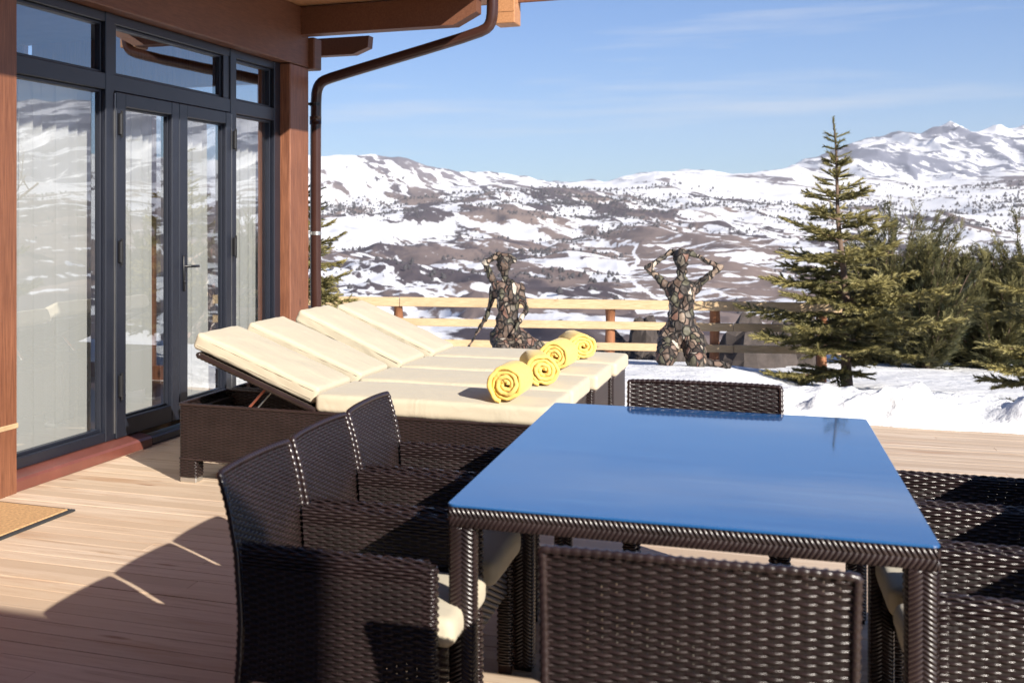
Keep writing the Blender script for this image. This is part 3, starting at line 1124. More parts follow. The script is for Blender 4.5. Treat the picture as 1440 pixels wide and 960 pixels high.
# ------------------------------------------------------------------ rolled towels
def make_towel(seed):
    rg = np.random.default_rng(seed)
    Lt, t = .33, .0218
    turns = 3.7
    a = np.linspace(0, turns * 2 * math.pi, int(turns * 30))
    r = .010 + .0221 * a / (2 * math.pi)
    r = r * (1 + .05 * np.sin(2 * a + rg.uniform(0, 6)) + .03 * np.sin(5.3 * a + rg.uniform(0, 6)) + .02 * np.sin(9.1 * a))
    ctr = np.stack([r * np.cos(a), 0 * a, r * np.sin(a) * .96], -1)
    nrm = np.stack([np.cos(a), 0 * a, np.sin(a)], -1)
    ends = rg.normal(0, .006, len(a))
    ends = np.convolve(ends, np.ones(5) / 5, 'same') * 1.6 - .006 * np.sin(a / 2)
    prof = []
    for k in range(5):
        an = math.pi / 2 - k * math.pi / 4
        prof.append((Lt / 2 - t / 2 + math.cos(an) * t / 2, math.sin(an) * t / 2, 1))
    for k in range(5):
        an = -math.pi / 2 - k * math.pi / 4
        prof.append((-Lt / 2 + t / 2 + math.cos(an) * t / 2, math.sin(an) * t / 2, -1))
    P = np.zeros((len(a), len(prof), 3))
    for j, (y, d_, e_) in enumerate(prof):
        P[:, j] = ctr + nrm * d_
        P[:, j, 1] += y + e_ * ends
    mb = MB()
    mb.grid(P, close_v=True)
    for i in (0, len(a) - 1):
        b0 = mb.n
        mb.add(P[i])
        mb.Q.append(np.array([[b0, b0 + 1, b0 + 8, b0 + 9], [b0 + 1, b0 + 2, b0 + 7, b0 + 8], [b0 + 2, b0 + 3, b0 + 6, b0 + 7], [b0 + 3, b0 + 4, b0 + 5, b0 + 6]]))
    lo = mb_z = min(v[:, 2].min() for v in mb.V)
    for v in mb.V:
        v[:, 2] -= lo
    return mb.mesh('rolled_towel', smooth=True)


TZ = LZ1 + .098 + .010
tw = [(1.80, .20, 0, 'yellow rolled towel on the nearest lounger, its spiral end towards the camera'),
      (1.81, .20, 17, 'yellow rolled towel on the second lounger, just behind the nearest towel'),
      (1.80, .20, -2, 'yellow rolled towel on the third lounger, second from the fence'),
      (1.80, .20, 20, 'yellow rolled towel on the farthest lounger, nearest the fence')]
for i, (x, y, a, lab) in enumerate(tw):
    o = link('rolled_towel', make_towel(5 + i), M['towel'])
    p = L0 + UL * (LSP * i + y) + VL * x
    o.location = (p[0], p[1], TZ - .006)
    o.rotation_euler = (0, 0, LANG + R(a))
    tag(o, lab, 'towel', 'yellow rolled towels on the loungers')

# ------------------------------------------------------------------ house
house = empty('house', Vector(W0), math.atan2(W[1], W[0]))        # local x along the wall, local y = into the house
tag(house, 'timber house with grey framed glazed doors and a wooden eave', 'house')
HL = np.array([W, -NW, [0, 0, 1]])


def hx(px, off=.10):                                  # wall coordinate seen at a photo column, on the plane 'off' behind the sill front
    s_ = (px - CX) / F
    p0 = W0 - NW * off
    return (s_ * p0[1] - p0[0]) / (W[0] - s_ * W[1])


FO = .10                                              # front face of the window frames (local y)
ZT0, ZT1, ZG1, ZH0, ZH1 = 2.288, 2.392, 2.712, 2.775, 3.275
xl0, xl1 = hx(25), hx(149)
xd0, xd1, xr0, xr1, xp1 = hx(160), hx(325), hx(332), hx(385), hx(403)
# posts
a = MB()
xl0 = hx(25, -.01)
a.box((xl0 - .27 / 2 - .002, .11, 1.375), (.27, .24, 2.79), bev=.01)
pst = a.build('post', M['timber'], house)
a = MB()
a.box((xl0 - .136, .108, .365), (.274, .246, .028), bev=.004)
a.build('joint_band', M['pine'], pst)
xc0, xc1 = hx(408.5, .01), hx(434, .01)
a = MB()
a.box(((xc0 + xc1) / 2, .14, 1.375), (xc1 - xc0, .26, 2.79), bev=.008)
a.build('post', M['timber'], house)
# header beam, wall band above, beam end cap
a = MB()
a.box(((xl0 - 4 + xc1) / 2, .13, (ZH0 + ZH1) / 2), (xc1 - xl0 + 4, .24, ZH1 - ZH0 - .002), bev=.006)
a.build('header_beam', M['timber_beam'], house)
a = MB()
a.box((xc1 + .10, .06, 2.90), (.19, .2, .27), bev=.01)
a.build('beam_end', M['timber_beam'], house)
# sill
a = MB()
sl_ = np.array([(0, .002), (0, .055), (.012, .068), (.085, .085), (.11, .085), (.11, .002)])
P = np.array([[[x, p[0], p[1]] for p in sl_] for x in (xl0 - .01, (xl0 + xd0) / 2, hx(214, 0))])
b0 = a.n
a.grid(P)
a.add(P[-1], [[0, 1, 2, 3], [0, 3, 4, 5]])
a.build('sill', M['sill'], house)
a = MB()
a.box((hx(214, 0) / 2 + xp1 / 2 + .01, .06, .03), (xp1 - hx(214, 0) - .02, .10, .055), bev=.008)
a.build('sill', M['frame'], house)


def frame_rect(mb, x0, x1, z0, z1, w, y0, d, bev=.005):
    yc = y0 + d / 2
    mb.box((x0 + w / 2, yc, (z0 + z1) / 2), (w, d, z1 - z0), bev=bev)
    mb.box((x1 - w / 2, yc, (z0 + z1) / 2), (w, d, z1 - z0), bev=bev)
    mb.box(((x0 + x1) / 2, yc, z0 + w / 2), (x1 - x0 - 2 * w - .002, d - .003, w), bev=bev)
    mb.box(((x0 + x1) / 2, yc, z1 - w / 2), (x1 - x0 - 2 * w - .002, d - .003, w), bev=bev)


def pane(x0, x1, z0, z1, y, parent):
    g_ = MB()
    g_.add([[x0, y, z0], [x1, y, z0], [x1, y, z1], [x0, y, z1]], [[0, 1, 2, 3]])
    return g_.build('glass_pane', M['glass'], parent)


# fixed window frame: outer members, mullions, transom
a = MB()
fd = .075
for x0, x1 in ((hx(149), hx(161)), (hx(324.5), hx(332.5)), (hx(386), xp1)):
    a.box(((x0 + x1) / 2, FO + fd / 2, (.085 + ZH0) / 2), (x1 - x0, fd, ZH0 - .087), bev=.004)
a.box(((xl0 + xp1) / 2, FO + fd / 2 + .004, (ZT0 + ZT1) / 2), (xp1 - xl0, fd, ZT1 - ZT0), bev=.004)
a.box(((xl0 + xp1) / 2, FO + fd / 2 + .006, (ZG1 + ZH0) / 2 - .001), (xp1 - xl0, fd, ZH0 - ZG1 - .002), bev=.004)
a.box(((xl0 + hx(149)) / 2, FO + fd / 2 + .003, .118), (hx(149) - xl0, fd, .064), bev=.004)
a.box(((xr0 + xp1) / 2, FO + fd / 2 + .003, .118), (xp1 - xr0, fd, .064), bev=.004)
wf = a.build('window_frame', M['frame'], house)
a = MB()
for x in (hx(161) - .004, hx(324.5) + .004):
    a.box((x, FO - .004, 1.2), (.006, .006, 2.15))
a.build('frame_seal', M['steel'], wf)
# inner beads that step the glass back
a = MB()
yg = FO + .055
for (x0, x1, z0, z1) in ((xl0, hx(149), .148, ZT0), (xr0, xr1, .148, ZT0), (xl0, hx(149), ZT1, ZG1), (hx(165), hx(316), ZT1, ZG1), (xr0, xr1, ZT1, ZG1)):
    frame_rect(a, x0 + .001, x1 - .001, z0 + .001, z1 - .001, .018, FO + .03, .04, .003)
a.build('glazing_bead', M['frame'], wf)
for (x0, x1, z0, z1) in ((xl0, hx(149), .148, ZT0), (xr0, xr1, .148, ZT0), (xl0, hx(149), ZT1, ZG1), (hx(161), hx(324), ZT1, ZG1), (xr0, xr1, ZT1, ZG1)):
    pane(x0 + .01, x1 - .01, z0 + .01, z1 - .01, yg, wf)
a = MB()
a.box(((hx(161) + hx(165)) / 2, FO + .04, (ZT1 + ZG1) / 2), (hx(165) - hx(161), .06, ZG1 - ZT1 - .004))
a.box(((hx(316) + hx(324.5)) / 2, FO + .04, (ZT1 + ZG1) / 2), (hx(324.5) - hx(316), .06, ZG1 - ZT1 - .004))
a.build('frame_filler', M['frame'], wf)


# doors (two leaves)
def door(x0, x1, g0, g1, hinge_x, handle_x=None):
    dr = MB()
    d0 = FO - .012
    zb0, zb1, zgb, zgt = .088, ZT0 - .004, .205, 2.195
    dr.box(((x0 + g0) / 2, d0 + .035, (zb0 + zb1) / 2), (g0 - x0, .07, zb1 - zb0), bev=.005)
    dr.box(((x1 + g1) / 2, d0 + .035, (zb0 + zb1) / 2), (x1 - g1, .07, zb1 - zb0), bev=.005)
    dr.box(((g0 + g1) / 2, d0 + .036, (zb0 + zgb) / 2), (g1 - g0 - .002, .068, zgb - zb0), bev=.005)
    dr.box(((g0 + g1) / 2, d0 + .036, (zb1 + zgt) / 2), (g1 - g0 - .002, .068, zb1 - zgt), bev=.005)
    frame_rect(dr, g0 + .001, g1 - .001, zgb + .001, zgt - .001, .012, d0 + .03, .03, .002)
    o = dr.build('door', M['frame'], house)
    pane(g0 + .004, g1 - .004, zgb + .004, zgt - .004, d0 + .045, o)
    for zz in (.42, 1.27, 2.08):
        h_ = MB()
        h_.box((hinge_x, d0 - .012, zz), (.032, .026, .14), bev=.006)
        h_.tube(np.array([[hinge_x, d0 - .022, zz - .085], [hinge_x, d0 - .022, zz + .085]]), .009, 8)
        h_.build('hinge', M['black'], o, smooth=False)
    if handle_x:
        h_ = MB()
        h_.box((handle_x, d0 - .006, 1.10), (.03, .012, .25), bev=.005)
        h_.tube(np.array([[handle_x, d0 - .01, 1.15], [handle_x, d0 - .05, 1.15], [handle_x + .015, d0 - .058, 1.15], [handle_x + .13, d0 - .058, 1.148], [handle_x + .14, d0 - .05, 1.147]]), .0095, 8)
        h_.ellipsoid((handle_x, d0 - .012, 1.04), (.011, .006, .016), nu=8, nv=6)
        h_.build('handle', M['black'], o, smooth=True)
    return o


door(hx(161.5), hx(250), hx(175), hx(240), hx(165))
door(hx(250.6), hx(323.5), hx(262), hx(316), hx(326), hx(256))

# roof: soffit boards, fascia, outrigger beam, gutter
a = MB()
x0r, x1r, oe = -7.5, hx(433, 0) + .48, 1.50
nb_ = 12
for k in range(nb_):
    ya, yb_ = -oe + k * (oe + .25) / nb_, -oe + (k + 1) * (oe + .25) / nb_ - .004
    a.box(((x0r + x1r) / 2, (ya + yb_) / 2, ZH1 + .012), (x1r - x0r, yb_ - ya, .02), bev=.003)
a.build('soffit', M['soffit'], house)
a = MB()
a.box(((x0r + x1r) / 2, -oe - .016, ZH1 + .13), (x1r - x0r, .028, .26), bev=.004)
a.box((x1r + .016, -.6, ZH1 + .15), (.028, 2 * oe - .1, .30), bev=.004)
a.build('fascia', M['timber_beam'], house)
a = MB()
a.add([[x0r, -oe - .1, ZH1 + .30], [x1r + .1, -oe - .1, ZH1 + .30], [x1r + .1, 5.5, ZH1 + 2.0], [x0r, 5.5, ZH1 + 2.0],
       [x0r, -oe - .1, ZH1 + .27], [x1r + .1, -oe - .1, ZH1 + .27], [x1r + .1, 5.5, ZH1 + 1.97], [x0r, 5.5, ZH1 + 1.97]],
      [[0, 1, 2, 3], [7, 6, 5, 4], [0, 4, 5, 1], [1, 5, 6, 2], [2, 6, 7, 3], [3, 7, 4, 0]])
a.build('roof', M['pipe'], house)
# outrigger beam at the corner with a chamfered end
xb = hx(433, 0) - .06
pr = np.array([(.1, 3.035), (-1.28, 3.035), (-1.46, 3.13), (-1.46, 3.265), (.1, 3.265)])
a = MB()
P = np.array([[[x, p[0], p[1]] for p in pr] for x in (xb - .09, xb + .09)])
a.grid(P)
a.add(P[0], [[0, 1, 2, 3]], [[0, 3, 4]])
a.add(P[1], [[3, 2, 1, 0]], [[4, 3, 0]])
a.add(np.array([P[0][4], P[0][0], P[1][0], P[1][4]]), [[0, 1, 2, 3]])
a.build('outrigger_beam', M['timber_beam'], house)
a = MB()
pr = np.array([(.5, 2.985), (-.10, 2.985), (-.24, 3.04), (-.25, 3.145), (.5, 3.145)])
P = np.array([[[x, p[0], p[1]] for p in pr] for x in (xb + 1.0, xb + 1.14)])
a.grid(P)
a.add(P[0], [[0, 1, 2, 3]], [[0, 3, 4]])
a.add(P[1], [[3, 2, 1, 0]], [[4, 3, 0]])
a.build('rafter_end', M['timber_beam'], house)
a = MB()
a.box((x1r - .02, -1.58, 3.30), (.26, .17, .42), bev=.006)
a.box((x1r - .152, -1.58, 3.19), (.006, .165, .008))
a.build('eave_end_board', M['soffit'], house)
# gutter (half round) along the eave
a = MB()
an = np.linspace(math.pi, 2 * math.pi, 11)
for rr2, fl in ((.062, 1), (.058, -1)):
    P = np.array([[[x, -oe - .10 + rr2 * math.cos(t_), ZH1 + .13 + rr2 * math.sin(t_)] for t_ in an] for x in (x0r, x1r)])
    a.grid(P[::fl])
a.build('gutter', M['pipe'], house, smooth=True)
# downpipe: from the gutter, slanting in to the corner, then down
xp = xc1 + .15
pp = [(xp - .02, -1.52, 3.36), (xp - .02, -1.52, 3.13), (xp - .02, -1.495, 3.05), (xp - .02, -1.42, 3.0), (xp - .02, -.16, 2.70), (xp - .01, -.05, 2.665), (xp, -.012, 2.60), (xp, .0, 2.50), (xp, .0, .10), (xp, -.05, .04)]
pp = np.array(pp)
dense = []
for p0, p1 in zip(pp[:-1], pp[1:]):
    for t_ in np.linspace(0, 1, 4)[:-1]:
        dense.append(p0 + (p1 - p0) * t_)
dense.append(pp[-1])
dense = np.array(dense)
for _ in range(2):
    dense[1:-1] = (dense[:-2] + 2 * dense[1:-1] + dense[2:]) / 4
a = MB()
a.tube(dense, .047, 16)
for zz in (2.30,):
    a.tube(np.array([[xp, 0, zz], [xp, 0, zz + .07]]), .051, 16)
dp = a.build('downpipe', M['pipe'], house, smooth=True)
for zz in (1.345, 2.46):
    a = MB()
    a.tube(np.array([[xp, 0, zz], [xp, 0, zz + .03]]), .051, 16)
    a.bar((xp - .02, .03, zz + .015), (xc1 - .01, .10, zz + .015), .02, .02)
    a.build('pipe_bracket', M['steel'] if zz < 2 else M['black'], dp)
# room behind the glass
a = MB()
xi0, xi1 = -6.0, xc1 - .02
a.box(((xi0 + xi1) / 2, 5.2, 1.65), (xi1 - xi0, .1, 3.2))
a.box((xi0 - .05, 2.7, 1.65), (.1, 5.0, 3.2))
a.build('wall', M['plaster'], house)
a = MB()
a.box(((xi0 + xi1) / 2, 2.69, .02), (xi1 - xi0 - .01, 4.9, .04))
a.build('interior_floor', M['floor_in'], house)
a = MB()
a.box(((xi0 + xi1) / 2, 2.72, 3.15), (xi1 - xi0 - .01, 4.85, .06))
a.build('ceiling', M['plaster'], house)
# far side wall: glazed corner window (fence and hills show through)
a = MB()
for yy, w_ in ((.36, .16), (1.5, .10), (2.7, .10)):
    a.box((xc1 - .06, yy, 1.45), (.10, w_, 2.75), bev=.004)
a.box((xc1 - .06, 1.5, .10), (.09, 2.2, .14))
a.box((xc1 - .06, 1.5, 2.72), (.09, 2.2, .14))
a.box((xc1 - .06, 3.95, 1.65), (.10, 2.3, 3.2))
a.box((xc1 - .06, 1.5, 3.0), (.10, 2.4, .45))
a.build('side_wall', M['timber'], house)
pn = MB()
pn.add([[xc1 - .06, .4, .17], [xc1 - .06, 2.65, .17], [xc1 - .06, 2.65, 2.65], [xc1 - .06, .4, 2.65]], [[0, 1, 2, 3]])
pn.build('glass_pane', M['glass'], house)
# wall left of the first post (out of frame, closes the room)
a = MB()
a.box(((xi0 + xl0 - .28) / 2, .14, 1.38), (xl0 - .28 - xi0, .2, 2.77))
a.build('wall', M['timber'], house)


# curtains
def curtain(px0, px1, y, lab, seed):
    rg = np.random.default_rng(seed)
    x0, x1 = hx(px0, y), hx(px1, y)
    n = int((x1 - x0) / .007)
    xs_ = np.linspace(x0, x1, n)
    zz = np.linspace(.05, 2.37, 14)
    ph = np.cumsum(rg.uniform(.7, 1.4, n)) * .007 / .15 * 2 * math.pi
    Pm = np.zeros((n, 14, 3))
    for j, z in enumerate(zz):
        am = .034 - .008 * (z / 2.66)
        Pm[:, j, 0] = xs_ + .012 * np.sin(ph * 2 + .2)
        Pm[:, j, 1] = y + am * np.sin(ph + .25 * math.sin(z * 1.1 + seed)) + .012 * np.sin(ph * .37 + z * .5)
        Pm[:, j, 2] = z
    mb = MB()
    mb.grid(Pm)
    o = mb.build('curtain', M['curtain'], None, smooth=True)
    o.location = W0
    o.rotation_euler = (0, 0, math.atan2(W[1], W[0]))
    tag(o, lab, 'curtain', 'pale curtains behind the glass doors')


curtain(8, 126, .30, 'wide pale curtain behind the big pane beside the left timber post', 1)
curtain(170, 216, .30, 'pale curtain behind the hinged door leaf without a handle', 2)
curtain(258, 291, .30, 'narrow pale curtain behind the door leaf with the black handle', 3)
curtain(328, 371, .30, 'pale curtain behind the narrow pane beside the corner post', 4)

# unseen block added behind the camera, sized to throw shade over the near deck
blocker = empty('shade_blocker', (2.75, -2.52, 0), ROT_T)
tag(blocker, 'unseen tall timber block added behind the camera to shade the near deck', 'house')
a = MB()
for k in range(20):
    a.box((-4.0, -1.5, .1 + k * .2), (8.0, 3.0, .194), bev=.012)
a.build('wall', M['timber_beam'], blocker)

# door mat
mp_ = at(101, 719, 0.0)
dmat = empty('door_mat', (mp_[0], mp_[1], 0), math.atan2(W[1], W[0]))
tag(dmat, 'tan coir door mat with a dark rubber edge on the deck boards', 'door mat')
a = MB()
a.box((-.62, .26, .010), (1.2, .50, .014), bev=.004)
a.build('pile', M['coir'], dmat)
a = MB()
for c_, s_ in (((-.61, .0, .006), (1.25, .028, .011)), ((-.61, .522, .006), (1.25, .028, .011)), ((.0, .261, .006), (.028, .49, .0105)), ((-1.222, .261, .006), (.028, .49, .0105))):
    a.box(c_, s_, bev=.003)
a.build('rim', M['rubber'], dmat)

# ------------------------------------------------------------------ fence
FS = 1.12
FA = np.array([2.43, 16.5, 0]) * FS
FD = np.array([.972, -.232, 0])
FD /= np.linalg.norm(FD)
FN = np.array([-FD[1], FD[0], 0])
fence = empty('rail_fence', Vector(FA), math.atan2(FD[1], FD[0]))
tag(fence, 'low pale wooden rail fence with round brown posts along the snow', 'fence')


def fx(px):
    s_ = (px - CX) / F
    return (s_ * FA[1] - FA[0]) / (FD[0] - s_ * FD[1])


for k, (zt_, hh_) in enumerate(((H - (H - .55) * FS, .125), (H - (H - .298) * FS, .103), (H - (H - .052) * FS, .098))):
    xs_ = [fx(300), fx(562), fx(1030), fx(1190)]
    for i in range(3):
        a = MB()
        a.box(((xs_[i] + xs_[i + 1]) / 2, -.075, zt_ - hh_ / 2 + random.uniform(-.004, .004)), (xs_[i + 1] - xs_[i] - .006, .04, hh_), bev=.006)
        a.build('rail', M['pine'], fence)
for px in (330, 560, 858, 1005, 1155):
    a = MB()
    x = fx(px)
    wx = FA + FD * x
    zz = np.linspace(-.9, .31, 8)
    a.tube(np.stack([x + .004 * np.sin(zz * 9), 0 * zz, zz], -1), .061 + .005 * np.sin(zz * 11 + px), 12)
    a.build('post', M['fence_post'], fence, smooth=True)

# ------------------------------------------------------------------ boulders beyond the fence
rk = [(868, 470, .50, .42), (905, 452, .42, .34), (940, 462, .55, .40), (985, 470, .42, .36), (1052, 448, .95, .60), (1086, 455, .6, .45), (1110, 470, .5, .5), (1035, 480, .5, .36), (905, 497, .38, .22),
      (1075, 486, .42, .30), (1120, 440, .7, .6), (840, 490, .4, .25)]
lab_r = ['dark boulder just left of the fence post between the statues', 'small dark boulder right of the tall fence post', 'pointed dark boulder left of the kneeling statue', 'dark boulder close behind the kneeling statue',
         'largest dark boulder, standing behind the top fence rail', 'dark boulder between the biggest boulder and the spruce', 'dark boulder behind the left branches of the spruce', 'dark boulder beside the second fence post, low down',
         'flat small dark boulder under the lowest rail left of the statue', 'dark boulder low under the rails left of the spruce', 'dark boulder half hidden by the spruce', 'low dark boulder beside the farthest towel']
for i, ((px, py, w_, h_), lab) in enumerate(zip(rk, lab_r)):
    D = 19.6 + .3 * (i % 4)
    w_, h_ = w_ * 1.07, h_ * 1.12
    x = (px - CX) / F * D
    ztop = H - (py - CY) / F * D + .1
    rg = np.random.default_rng(100 + i)
    nu, nv = 18, 12
    u = np.arange(nu) / nu * 2 * math.pi
    v_ = np.linspace(-1.2, math.pi / 2 - .05, nv)
    U, Vv = np.meshgrid(u, v_)
    rad = 1 + .30 * fbm(np.cos(U) * np.cos(Vv) * 1.5 + i * 3, np.sin(U) * np.cos(Vv) * 1.5 + np.sin(Vv) * 2, 4, 7)
    up = np.where(Vv > 0, 1.25, 1.0)
    P = np.stack([rad * np.cos(Vv) * np.cos(U) * w_ / 2, rad * np.cos(Vv) * np.sin(U) * w_ / 2, rad * np.sin(Vv) * (h_ + .25) / 1.25 * up * .8], -1)
    mb = MB()
    mb.grid(P, close_v=True)
    b0 = mb.n
    mb.add(P[-1].mean(0)[None] + [[0, 0, .01]])
    ring = np.arange(nu)
    mb.T.append(np.stack([(nv - 1) * nu + ring, (nv - 1) * nu + (ring + 1) % nu, np.full(nu, b0)], 1))
    o = mb.build('boulder', M['rock'], None, smooth=False)
    o.location = (x, D, ztop - P[..., 2].max())
    tag(o, lab, 'boulder', 'dark boulders behind the fence')


# ------------------------------------------------------------------ statues
def body(name, caps, ells, vox=.016):
    mb = MB()
    for (p, q, r0, r1) in caps:
        p, q = np.array(p, float), np.array(q, float)
        t_ = np.linspace(0, 1, 8)
        mb.tube(p + (q - p) * t_[:, None], r0 + (r1 - r0) * t_, 12)
        mb.ellipsoid(p, (r0,) * 3, nu=12, nv=8)
        mb.ellipsoid(q, (r1,) * 3, nu=12, nv=8)
    for (c_, r_) in ells:
        mb.ellipsoid(c_, r_, nu=20, nv=14)
    o = mb.build(name, M['stones'], None, smooth=True)
    rm = o.modifiers.new('remesh', 'REMESH')
    rm.mode = 'VOXEL'
    rm.voxel_size = vox
    rm.use_smooth_shade = True
    sm = o.modifiers.new('smooth', 'SMOOTH')
    sm.factor = .5
    sm.iterations = 4
    tx = bpy.data.textures.new(name + '_cells', 'VORONOI')
    tx.noise_scale = .075
    tx.distance_metric = 'DISTANCE'
    dsp = o.modifiers.new('stones', 'DISPLACE')
    dsp.texture = tx
    dsp.strength = -.030
    dsp.mid_level = .35
    dsp.texture_coords = 'LOCAL'
    return o


# kneeling, facing the camera, both hands behind the head
caps = [((-.145, 0, .87), (-.345, -.02, 1.06), .050, .036), ((-.345, -.02, 1.06), (-.10, .05, 1.22), .036, .028),
        ((.145, 0, .87), (.385, -.02, 1.07), .050, .036), ((.385, -.02, 1.07), (.10, .05, 1.21), .036, .028),
        ((-.15, 0, .86), (.15, 0, .86), .062, .062), ((0, .01, .86), (0, .0, 1.08), .048, .046),
        ((0, 0, .82), (0, .0, .62), .145, .125), ((0, 0, .62), (0, 0, .38), .125, .17),
        ((-.11, 0, .34), (-.155, -.36, .13), .125, .105), ((.11, 0, .34), (.135, -.36, .12), .125, .105),
        ((-.155, -.36, .11), (-.13, .08, .06), .09, .055), ((.135, -.36, .10), (.22, .1, .06), .09, .06), ((.22, .1, .06), (.46, .05, .045), .055, .04),
        ((.0, .07, 1.2), (.02, .12, .98), .075, .04)]
ells = [((0, -.01, 1.155), (.082, .098, .122)), ((0, -.105, 1.14), (.018, .025, .03)), ((-.072, -.10, .74), (.066, .062, .068)), ((.075, -.10, .74), (.066, .062, .068)), ((0, 0, .38), (.185, .13, .12)),
        ((0, .02, .80), (.165, .10, .12)), ((-.09, .06, 1.24), (.045, .03, .035)), ((.09, .06, 1.23), (.045, .03, .035))]
st2 = body('stone_statue', caps, ells)
p = at(958, 512, -.08)
st2.location = (p[0], p[1], float(snow_z(p[0], p[1])) - .03)
st2.scale = (1.02,) * 3
st2.rotation_euler = (0, 0, R(-21))
tag(st2, 'kneeling stone mosaic statue with both arms raised and elbows out', 'statue', 'kneeling statues of fitted stones')
# seated on its heels, one hand on the head, the other arm planted behind
caps = [((-.13, 0, .82), (-.235, -.02, 1.06), .050, .042), ((-.235, -.02, 1.06), (-.09, .0, 1.16), .042, .034),
        ((-.14, .05, .80), (-.215, .08, .48), .048, .034), ((-.215, .08, .48), (-.42, .05, .10), .034, .018),
        ((.14, 0, .78), (.205, -.06, .54), .046, .036), ((.205, -.06, .54), (.05, -.20, .27), .036, .028),
        ((-.11, 0, .80), (.13, 0, .78), .070, .070), ((.0, 0, .80), (-.035, -.02, .98), .044, .042),
        ((.01, 0, .76), (.01, 0, .50), .135, .118), ((.01, 0, .50), (0, .02, .2), .118, .17),
        ((-.05, 0, .19), (-.06, -.32, .10), .13, .10), ((.10, 0, .18), (.16, -.26, .10), .13, .10), ((.12, .02, .22), (.40, .06, .10), .12, .06), ((.40, .06, .08), (.52, .0, .04), .05, .035)]
ells = [((-.035, -.03, 1.045), (.078, .095, .112)), ((-.01, -.12, 1.03), (.018, .025, .03)), ((-.03, .04, 1.12), (.10, .08, .065)), ((-.055, -.11, .68), (.062, .055, .064)), ((.085, -.11, .67), (.062, .055, .064)),
        ((0, .02, .22), (.20, .15, .15)), ((.06, -.02, 1.1), (.05, .05, .05))]
st1 = body('stone_statue', caps, ells)
p = at(713, 502, -.09)
st1.location = (p[0], p[1], float(snow_z(p[0], p[1])) - .02)
st1.scale = (1.02,) * 3
st1.rotation_euler = (0, 0, R(-15))
tag(st1, 'seated stone mosaic statue with one hand on its head, the other arm planted behind', 'statue', 'kneeling statues of fitted stones')


# ------------------------------------------------------------------ spruces
def unit(a):
    return a / (np.linalg.norm(a, axis=-1, keepdims=True) + 1e-12)


# twig template: spindle along x with needles
def twig_template(seed, nneedle=46):
    rg = np.random.default_rng(seed)
    V_, Q_, T_ = [], [], []
    prof = [(0, .10), (.25, .62), (.6, .8), (.88, .62), (1, .05)]
    ns = 5
    for (x, r_) in prof:
        for k in range(ns):
            a = k / ns * 2 * math.pi + x * 2
            rr2 = r_ * rg.uniform(.45, .8)
            V_.append((x, rr2 * math.cos(a), rr2 * math.sin(a)))
    for i in range(len(prof) - 1):
        for k in range(ns):
            Q_.append([i * ns + k, i * ns + (k + 1) % ns, (i + 1) * ns + (k + 1) % ns, (i + 1) * ns + k])
    for k in range(nneedle):
        x = rg.uniform(.02, 1.0)
        a = rg.uniform(0, 2 * math.pi)
        r_ = rg.uniform(1.1, 1.7)
        b0 = len(V_)
        c, s_ = math.cos(a), math.sin(a)
        V_ += [(x, .2 * c - .17 * s_, .2 * s_ + .17 * c), (x, .2 * c + .17 * s_, .2 * s_ - .17 * c), (min(x + .22, 1.14), r_ * c, r_ * s_)]
        T_.append([b0, b0 + 1, b0 + 2])
    return np.array(V_), Q_, T_


TWIGS = [twig_template(s_) for s_ in range(4)]


